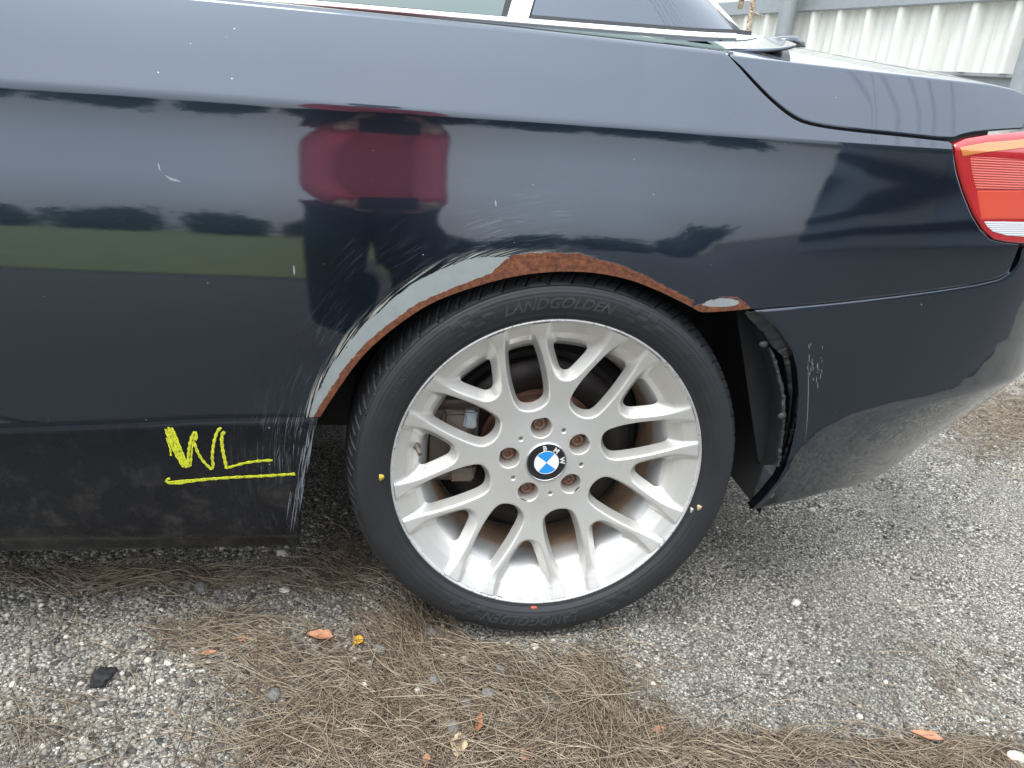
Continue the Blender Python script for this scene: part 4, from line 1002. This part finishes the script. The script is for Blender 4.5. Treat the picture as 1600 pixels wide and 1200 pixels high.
stone(341, 925, .0085, 'stone_grey', 'smaller grey stone touching the rounded speckled one below the sill')
stone(428, 1086, .0125, 'stone_grey', 'speckled grey stone at the left edge of the needle mat')
stone(440, 865, .009, 'stone_white', 'pale lump under the rear end of the sill', None, .8)
stone(250, 708+155, .006, 'stone_white', 'small white chip in the shade under the sill', None, .5)
stone(445, 922, .0095, 'stone_white', 'flat whitish stone on open gravel between sill and tyre', None, .45)
for x, y in [(781, 1050), (763, 1087), (729, 1103), (676, 1066), (592, 1018), (672, 990)]:
    stone(x, y, random.uniform(.0085, .0115), 'stone_grey', 'small grey stone half buried in the needle mat', 'grey stones among the needles')
for x, y in [(694, 1026), (725, 1030), (652, 1080), (570, 1068), (835, 1012), (553, 1033), (760, 1040)]:
    stone(x, y, random.uniform(.0045, .0075), 'stone_white', 'little white pebble resting among the needles', 'white pebbles among the needles', .6)
stone(1588, 1182, .0135, 'stone_white', 'large cream pebble beside the fallen brown leaf', None, .6)
stone(1268, 799, .0085, 'stone_white', 'cream pebble on dark gravel below the bumper', None, .7)
stone(1283, 791, .005, 'stone_white', 'tiny pale pebble beside the cream one below the bumper', None, .7)
stone(1243, 942, .0085, 'stone_white', 'white angular pebble beside a dark one on open gravel', None, .7)
stone(1266, 946, .0085, 'stone_grey', 'grey pebble next to a white angular one on open gravel')
for x, y in [(65, 945), (103, 992), (127, 1002), (230, 1027), (262, 1030), (85, 1125), (130, 1153), (20, 1070), (205, 1070), (250, 1058), (65, 1167), (300, 1010), (1066, 1052), (1020, 1072), (1345, 1115), (1500, 870), (1405, 935), (1385, 1062), (1500, 1078)]:
    stone(x, y, random.uniform(.0038, .0062), 'stone_white', 'cream pebble scattered on the open gravel', 'cream pebbles on open gravel', .6)
for x, y in [(60, 1010), (110, 1020), (40, 1190), (128, 1200), (150, 1110), (1165, 895), (1230, 925), (1127, 1015), (1440, 1010), (1120, 1040), (1260, 1115), (1180, 1145)]:
    stone(x, y, random.uniform(.004, .0075), 'stone_grey', 'grey stone chip scattered on the open gravel', 'grey chips on open gravel', .6)
stone(162, 1055, .017, 'stone_black', 'jagged black tar lump on the pale gravel', None, .5, 'tar lump', 'tar_lump')
stone(708, 1142, .012, 'stone_grey', 'grey stone lying against the pale tan leaf')

# leaves ----------------------------------------------------------
def leaf(px, py, ln, wd_, rot, mat, label, curl=.25, lift=.006, tiltx=0., cat='leaf'):
    g_ = at(px, py, z=0); nu_, nv_ = 15, 9; V = []
    for i_ in range(nu_):
        u_ = i_/(nu_-1); hw = wd_*.5*math.sin(math.pi*min(1, u_*.97+.02))**.75*(1-.25*u_)
        hw *= 1+.12*math.sin(u_*17+px)
        for j_ in range(nv_):
            v_ = j_/(nv_-1)*2-1; xx = (u_-.5)*ln; yy_ = v_*hw
            zz = curl*hw*v_*v_+.10*ln*(u_-.5)**2*4*curl+.04*wd_*math.sin(u_*9+v_*4+px)-.0012*math.exp(-(v_*5)**2)
            V.append((xx, yy_, zz))
    V = np.array(V); n_ = len(V); V2 = V-np.array([0, 0, .0006])
    q = gridq(nu_, nv_); qb = q[:, ::-1]+n_
    bnd = [i_*nv_ for i_ in range(nu_)]+[(nu_-1)*nv_+j_ for j_ in range(1, nv_)]+[i_*nv_+nv_-1 for i_ in range(nu_-2, -1, -1)]+[j_ for j_ in range(nv_-2, 0, -1)]
    qs = [(bnd[k], bnd[(k+1) % len(bnd)], n_+bnd[(k+1) % len(bnd)], n_+bnd[k]) for k in range(len(bnd))]
    o_ = empty('leaf', (g_[0], g_[1], float(gh(g_[0], g_[1]))+lift))
    me = fast_mesh('blade', np.vstack([V, V2]), np.vstack([q, qb, np.array(qs)])); b_ = link('blade', me, mat); b_.parent = o_
    st_ = np.array([(-.5*ln, 0, 0), (-.62*ln, .02*ln, .0), (-.74*ln, .06*ln, -.001)]); Vt2, qt, tt = tube(st_, [.0009, .0008, .0006], 6)
    s2 = link('stalk', fast_mesh('stalk', Vt2, qt, tt), mat); s2.parent = o_
    o_.rotation_euler = (tiltx, 0, rot); return tag(o_, label, cat)
leaf(500, 1000, .043, .030, R_(165), 'leaf_brown', 'broad orange brown leaf on the needles beside a yellow one', .5, .007, .15)
leaf(560, 1003, .021, .018, R_(60), 'leaf_yellow', 'small bright yellow leaf on the needles', .5, .007, .2)
leaf(377, 996, .018, .013, R_(100), 'leaf_brown', 'tiny brown leaf at the top of the needle patch', .4, .006)
leaf(326, 1016, .024, .012, R_(10), 'leaf_brown', 'faded pinkish brown leaf half under needles below the sill', .3, .005)
leaf(744, 1140, .036, .013, R_(75), 'leaf_brown', 'curled glossy rust brown leaf standing beside the tan leaf', 1.6, .010, .5)
leaf(716, 1170, .043, .026, R_(80), 'leaf_tan', 'large pale tan leaf lying against a grey stone', .3, .008, .1)
leaf(822, 1184, .026, .020, R_(50), 'leaf_brown', 'dull brown leaf buried in needles near the tan leaf', .3, .006)
leaf(1030, 1146, .022, .013, R_(10), 'leaf_brown', 'dark brown leaf scrap at the edge of the needles', .5, .006)
leaf(1448, 1152, .046, .022, R_(155), 'leaf_brown', 'orange brown leaf lying alone near a large cream pebble', .5, .008, .1)
leaf(1095, 1178, .030, .009, R_(165), 'leaf_tan', 'thin tan leaf lying flat on the needle strip', .4, .006)
leaf(666, 1193, .018, .012, R_(80), 'leaf_brown', 'reddish leaf tip at the bottom of the needle mat', .5, .008)
def twig(pts, rad, label):
    P = np.array([at(x, y, z=0) for x, y in pts]); P = smooth_poly(P, 14, 2); P[:, 2] = gh(P[:, 0], P[:, 1])+rad*1.2+.0006
    P[:, :2] += RNG.normal(0, .0007, (14, 2))
    return tag(mk('twig', *tube(P, np.linspace(rad, rad*.55, 14), 7), 'twig'), label, 'twig')
twig([(262, 1098), (285, 1125), (300, 1160), (318, 1198)], .0016, 'thin pale twig on bare gravel left of the needle mat')
twig([(118, 945), (122, 985), (120, 1030)], .0012, 'short grey twig lying across the gravel below the sill')
twig([(100, 1090), (112, 1130), (116, 1190)], .0012, 'reddish brown twig on gravel near the tar lump')
twig([(596, 1160), (640, 1146), (680, 1130)], .0018, 'dark twig lying in the needle mat')
twig([(1440, 1090), (1470, 1125), (1500, 1150)], .0011, 'slender dark twig beside the lone orange leaf')
twig([(520, 842), (555, 858), (590, 880)], .0016, 'brown twig in the shade between sill and tyre')

# ================================================================ BACKGROUND WALL (beyond the car)
# rail bottom seen at px (1400,12) and (1600,2); the wall runs nearer to the right
Wa = CAM+ray(1400, 12)*7.6; Wb = CAM+ray(1600, 2)*6.35
dirw = (Wb-Wa)[:2]; dirw /= np.linalg.norm(dirw); zr = (Wa[2]+Wb[2])/2
nw = np.array([dirw[1], -dirw[0]])
if nw[1] > 0: nw = -nw
def wl(t, n_, z_): p_ = Wa[:2]+dirw*t+nw*n_; return np.array([p_[0], p_[1], z_])
def hit_wall(px, py, n_=0.):
    d = ray(px, py); P0 = wl(0, n_, 0); k = ((P0-CAM)[:2]@nw)/(d[:2]@nw); X = CAM+k*d; return (X-P0)[:2]@dirw, X[2]
zb_ = hit_wall(1530, 114)[1]
fence = tag(empty('sheet_metal_wall', (Wa[0], Wa[1], 0)), 'white ribbed sheet metal wall with grey rail behind the boot', 'wall')
t0_ = hit_wall(1150, 20)[0]; t1_ = hit_wall(1640, 50)[0]
ribs = [hit_wall(x, 50)[0] for x in (1316, 1384, 1441, 1490, 1542, 1594)]; pit = (ribs[-1]-ribs[0])/5
def wbox(name, ta, tb, na, nb, za, zb2, mat, bev=0.):
    bm = box_bm((ta, na, za), (tb, nb, zb2), bev)
    for v in bm.verts: p_ = wl(v.co.x, v.co.y, v.co.z); v.co = Vector(p_)
    bmesh.ops.recalc_face_normals(bm, faces=bm.faces[:])
    return bmobj(name, bm, mat, fence)
def rib_panel(name, k0, k1, za, zb2):
    e = [(0, 0), (.30, 0), (.305, .006), (.34, .006), (.345, 0), (.62, 0), (.625, .006), (.66, .006), (.665, 0), (.78, 0), (.82, .085), (.97, .085), (1.0, 0)]
    pts = []
    for k in range(k0, k1): pts += [(ribs[0]+(k-.9+a_)*pit, b_) for a_, b_ in (e if k == k1-1 else e[:-1])]
    V = []
    for a_, b_ in pts: V += [wl(a_, b_, za), wl(a_, b_, zb2)]
    return mk(name, V, [(2*i_, 2*i_+2, 2*i_+3, 2*i_+1) for i_ in range(len(pts)-1)], None, 'white_metal', fence, smooth=False)
kk = list(range(-28, 24, 4))
for a_, b_ in zip(kk[:-1], kk[1:]):
    rib_panel('ribbed_panel', a_, b_, zb_, zr+.02); rib_panel('ribbed_panel', a_, b_, zr+.10, zr+1.3)
wbox('rail', t0_-6, t1_+3, .03, .11, zr, zr+.16, 'galv', .008)
wbox('base_wall', t0_-6, t1_+3, -.15, -.02, 0, zb_+.02, 'galv')
wbox('base_trim', t0_-6, t1_+3, -.02, .045, zb_-.03, zb_, 'galv', .005)
def post(px, rad, mat, name, label, cat, n_=.25, top=3.2, py=30):
    t_, _ = hit_wall(px, py, n_); P_ = wl(t_, n_, 0); P_[2] = 0
    root = tag(empty(name, (P_[0], P_[1], 0)), label, cat)
    pts = [P_+np.array([0, 0, h]) for h in (0, 1, 2, top)]; mk('shaft', *tube(pts, rad, 28), mat, root)
    bm = box_bm((P_[0]-rad*2, P_[1]-rad*2, 0), (P_[0]+rad*2, P_[1]+rad*2, .012), .003); bmobj('base_plate', bm, 'galv', root)
    mk('cap', *tube([P_+np.array([0, 0, top]), P_+np.array([0, 0, top+.03])], rad*1.06, 28), mat, root)
    return root, P_
post(1229, .095, 'galv', 'steel_post', 'thick round grey steel post standing in front of the white wall', 'post')
post(1601, .085, 'galv', 'steel_post', 'round grey steel post at the far end of the white wall', 'post', py=120)
rp_, Pp = post(1172, .028, 'rust_pole', 'rusty_pole', 'thin rust stained cream pole with a bent rod behind the hardtop', 'pole', .6)
mk('bent_rod', *tube([at(1170, 17, y=Pp[1]-.03), at(1180, 20, y=Pp[1]-.05), at(1193, 26, y=Pp[1]-.08)], .006, 8), 'rust_pole', rp_)
mk('bracket', *tube([at(1156, 14, y=Pp[1]), at(1160, -6, y=Pp[1]), at(1162, -30, y=Pp[1])], .03, 10), 'rust_pole', rp_)

# ================================================================ BEHIND THE CAMERA (seen only as reflections in the paint)
gr = struct(mk('grass_verge', [(-60, -60, .02), (3, -60, .02), (-.6, -3.8, .02), (-60, -3.8, .02)], [(0, 1, 2, 3)], None, 'grass'))
struct(ngon('added_dark_ground', [(-60, -60, .008), (60, -60, .008), (60, -.55, .008)]+[(x_, -.55+.05*math.sin(x_*2.1)+.03*math.sin(x_*7.3+1)+.02*math.sin(x_*17), .008) for x_ in np.arange(4, -4, -.08)]+[(-60, -.55, .008)], 'added_ground'))  # unseen dark sheet, added to darken the lower panel's reflections and fill light
def tree(x, y, h, rad_, label):
    root = tag(empty('tree', (x, y, 0)), label, 'tree', 'trees along the verge'); n = 2600
    tk = np.array([(x, y, 0), (x+.1, y, h*.2), (x+.05, y+.1, h*.45), (x, y, h*.75)]); mk('trunk', *tube(tk, [.22, .17, .12, .04], 8), 'bark', root)
    cn = RNG.normal(0, 1, (26, 3)); cn /= np.linalg.norm(cn, axis=1, keepdims=True); cn *= rad_*RNG.uniform(.3, .85, (26, 1))*np.array([1, 1, .75]); cn += np.array([x, y, h*.62])
    k = RNG.integers(0, 26, n); P = cn[k]+RNG.normal(0, rad_*.20, (n, 3)); P[:, 2] = np.maximum(P[:, 2], h*.12)
    a = RNG.normal(0, 1, (n, 3)); a /= np.linalg.norm(a, axis=1, keepdims=True); b = np.cross(a, RNG.normal(0, 1, (n, 3))); b /= np.linalg.norm(b, axis=1, keepdims=True)
    s_ = RNG.uniform(.15, .32, (n, 1)); V = np.stack([P-a*s_, P+b*s_*.5, P+a*s_, P-b*s_*.5], 1).reshape(-1, 3)
    mk('crown', V, np.arange(4*n).reshape(-1, 4), None, 'foliage', root, smooth=False)
for i_ in range(14):
    x = -41+i_*4.2+RNG.uniform(-.6, .6); tree(x, -33+RNG.uniform(-1, 1), RNG.uniform(1.9, 2.4), RNG.uniform(1.9, 2.3), 'leafy green tree on the verge, mirrored in the car paint')

shed = tag(empty('metal_shed', (8.5, -4, 0)), 'long blue grey sheet metal shed, mirrored in the rear of the car', 'shed')
def sbox(name, u0, u1, n0, n1, z0, z1, mat):
    A_ = np.array([6.0, -8.6]); B_ = np.array([11.5, .6]); d_ = (B_-A_)/np.linalg.norm(B_-A_); n_ = np.array([-d_[1], d_[0]])
    bm = box_bm((u0, n0, z0), (u1, n1, z1))
    for v in bm.verts:
        p_ = A_+d_*v.co.x+n_*v.co.y; v.co = Vector((p_[0], p_[1], v.co.z))
    bmesh.ops.recalc_face_normals(bm, faces=bm.faces[:]); return bmobj(name, bm, mat, shed)
sbox('wall', 0, 11, -.2, 0, 0, 3.1, 'blue_wall'); sbox('roof', -.4, 11.4, -4, .5, 3.1, 3.25, 'galv')
for z_ in (.35, .9, 1.45, 2.0, 2.55): sbox('rail', 0, 11, .0, .09, z_, z_+.2, 'trousers')
for k in range(2): sbox('roller_door', 1.0+k*5, 3.2+k*5, .0, .03, 0, 2.2, 'galv')
for k in range(6):
    off_ = np.array([.25, .30, 0])*(k-2.5)*(1+.15*(k % 2)); a0 = np.array([-9, 8.0, 6.2])+off_; a1 = np.array([15, -12.0, 6.4])+off_
    P_ = np.array([a0+(a1-a0)*t_-np.array([0, 0, .9*math.sin(math.pi*t_)]) for t_ in np.linspace(0, 1, 24)])
    tag(mk('power_cable', *tube(P_, .011, 6), 'cable'), 'black overhead power cable, mirrored as a thin line on the boot lid', 'cable', 'overhead cables')
for x, y in ((-9, 8.0), (15, -12.0)):
    root = tag(empty('utility_pole', (x, y, 0)), 'wooden utility pole carrying the overhead cables '+('behind the white wall' if y > 0 else 'beyond the shed'), 'pole')
    mk('shaft', *tube([(x, y, 0), (x, y, 3.5), (x, y, 7)], [.15, .13, .11], 14), 'bark', root)
    mk('crossarm', *tube([(x-.8, y-.95, 6.25), (x+.8, y+.95, 6.25)], .06, 6), 'bark', root)

# the photographer, mirrored in the quarter panel
def skin_obj(name, verts, edges, mat, parent, sub=2):
    me = bpy.data.meshes.new(name); me.from_pydata([v[:3] for v in verts], edges, []); me.update()
    o_ = link(name, me, mat, parent); md = o_.modifiers.new('skin', 'SKIN'); md.use_smooth_shade = True
    for i_, v in enumerate(verts):
        sv = me.skin_vertices[0].data[i_]; rr_ = v[3]; sv.radius = (rr_, v[4] if len(v) > 4 else rr_); sv.use_root = (i_ == 0)
    sb_ = o_.modifiers.new('sub', 'SUBSURF'); sb_.levels = sub; sb_.render_levels = sub
    return o_
PX0, PY0 = -.31, -1.45
person = tag(empty('person', (PX0, PY0, 0)), 'person in red shirt and dark trousers holding a phone, mirrored in the car side', 'person')
def pv(x, y, z, *r_): return (PX0+x, PY0+y, z)+r_
B = [pv(0, 0, .95, .13, .10)]; Ed = []
def chain(vs, start):
    p_ = start
    for v in vs: B.append(v); Ed.append((p_, len(B)-1)); p_ = len(B)-1
    return p_
chest = chain([pv(0, .0, 1.12, .13, .095), pv(0, -.01, 1.30, .15, .10), pv(0, -.02, 1.42, .10, .075)], 0)
neck = chain([pv(0, -.01, 1.50, .052), pv(0, .01, 1.56, .058), pv(0, .025, 1.62, .078), pv(0, .02, 1.68, .080), pv(0, .01, 1.74, .055)], chest)
for sd_ in (-1, 1):
    wr = chain([pv(sd_*.13, -.02, 1.40, .060), pv(sd_*.15, .0, 1.25, .050), pv(sd_*.165, .05, 1.08, .042), pv(sd_*.14+.03, .17, .97, .036), pv(sd_*.125+.053, .27, .90, .026)], chest)
    pm = chain([pv(sd_*.105+.053, .305, .885, .027, .018)], wr)
    pm2 = chain([pv(sd_*.085+.053, .335, .875, .027, .016)], pm)
    for f_ in range(4):
        zf = .905-f_*.021; ln = (.85, 1, .95, .78)[f_]
        chain([pv(sd_*.08+.053, .352, zf, .009), pv(sd_*(.08-.028*ln)+.053, .368, zf-.003, .0085), pv(sd_*(.08-.052*ln)+.053, .364, zf-.006, .0075)], pm2)
    chain([pv(sd_*.085+.053, .325, .915, .011), pv(sd_*.060+.053, .332, .935, .010), pv(sd_*.038+.053, .342, .940, .0085)], pm)
    chain([pv(sd_*.095, 0, .88, .088), pv(sd_*.11, .01, .70, .072), pv(sd_*.115, .02, .50, .055), pv(sd_*.115, -.005, .34, .055), pv(sd_*.115, -.02, .12, .038), pv(sd_*.115, .0, .05, .042), pv(sd_*.125, .10, .032, .034), pv(sd_*.13, .18, .026, .026)], 0)
skin_obj('body', B, Ed, 'skin', person, 1)
def part_skin(name, vs, es, mat): return skin_obj(name, vs, es, mat, person, 2)
part_skin('shirt', [pv(0, 0, 1.08, .165, .13), pv(0, 0, .94, .215, .15), pv(0, -.01, 1.30, .165, .12), pv(0, -.02, 1.43, .10, .08), pv(-.13, -.02, 1.40, .080), pv(-.15, .0, 1.25, .075), pv(-.165, .05, 1.08, .068), pv(.13, -.02, 1.40, .080), pv(.15, .0, 1.25, .075), pv(.165, .05, 1.08, .068), pv(-.11, .17, .975, .060), pv(-.075, .25, .915, .045), pv(.17, .17, .975, .060), pv(.175, .25, .915, .045), pv(0, 0, .82, .25, .165)], [(0, 1), (0, 2), (2, 3), (3, 4), (4, 5), (5, 6), (3, 7), (7, 8), (8, 9), (6, 10), (10, 11), (9, 12), (12, 13), (1, 14)], 'shirt')
part_skin('trousers', [pv(0, 0, .93, .15, .115)]+[pv(sd_*a_, b_, c_, d_) for sd_ in (-1, 1) for a_, b_, c_, d_ in ((.098, 0, .86, .125), (.105, .01, .68, .120), (.110, .02, .48, .105), (.115, 0, .30, .092), (.118, -.015, .10, .080))], [(0, 1), (1, 2), (2, 3), (3, 4), (4, 5), (0, 6), (6, 7), (7, 8), (8, 9), (9, 10)], 'trousers')
part_skin('hair', [pv(0, 0, 1.69, .088), pv(0, .0, 1.745, .075), pv(0, -.03, 1.66, .075), pv(0, -.04, 1.60, .05)], [(0, 1), (0, 2), (2, 3)], 'hair')
for sd_ in (-1, 1): part_skin('shoe', [pv(sd_*.115, -.03, .045, .048), pv(sd_*.12, .06, .045, .048), pv(sd_*.13, .17, .036, .038), pv(sd_*.132, .205, .03, .03)], [(0, 1), (1, 2), (2, 3)], 'trousers')
bm = box_bm((-.080, -.0385, -.0145), (.080, .0385, -.0065), .003); mph = M4.copy()
for v in bm.verts: v.co = M4 @ Vector((v.co.x, v.co.y, -v.co.z))
bmesh.ops.recalc_face_normals(bm, faces=bm.faces[:])
tag(bmobj('phone', bm, 'phone'), 'black phone held sideways by the person in red', 'phone')
MAIN_END = True
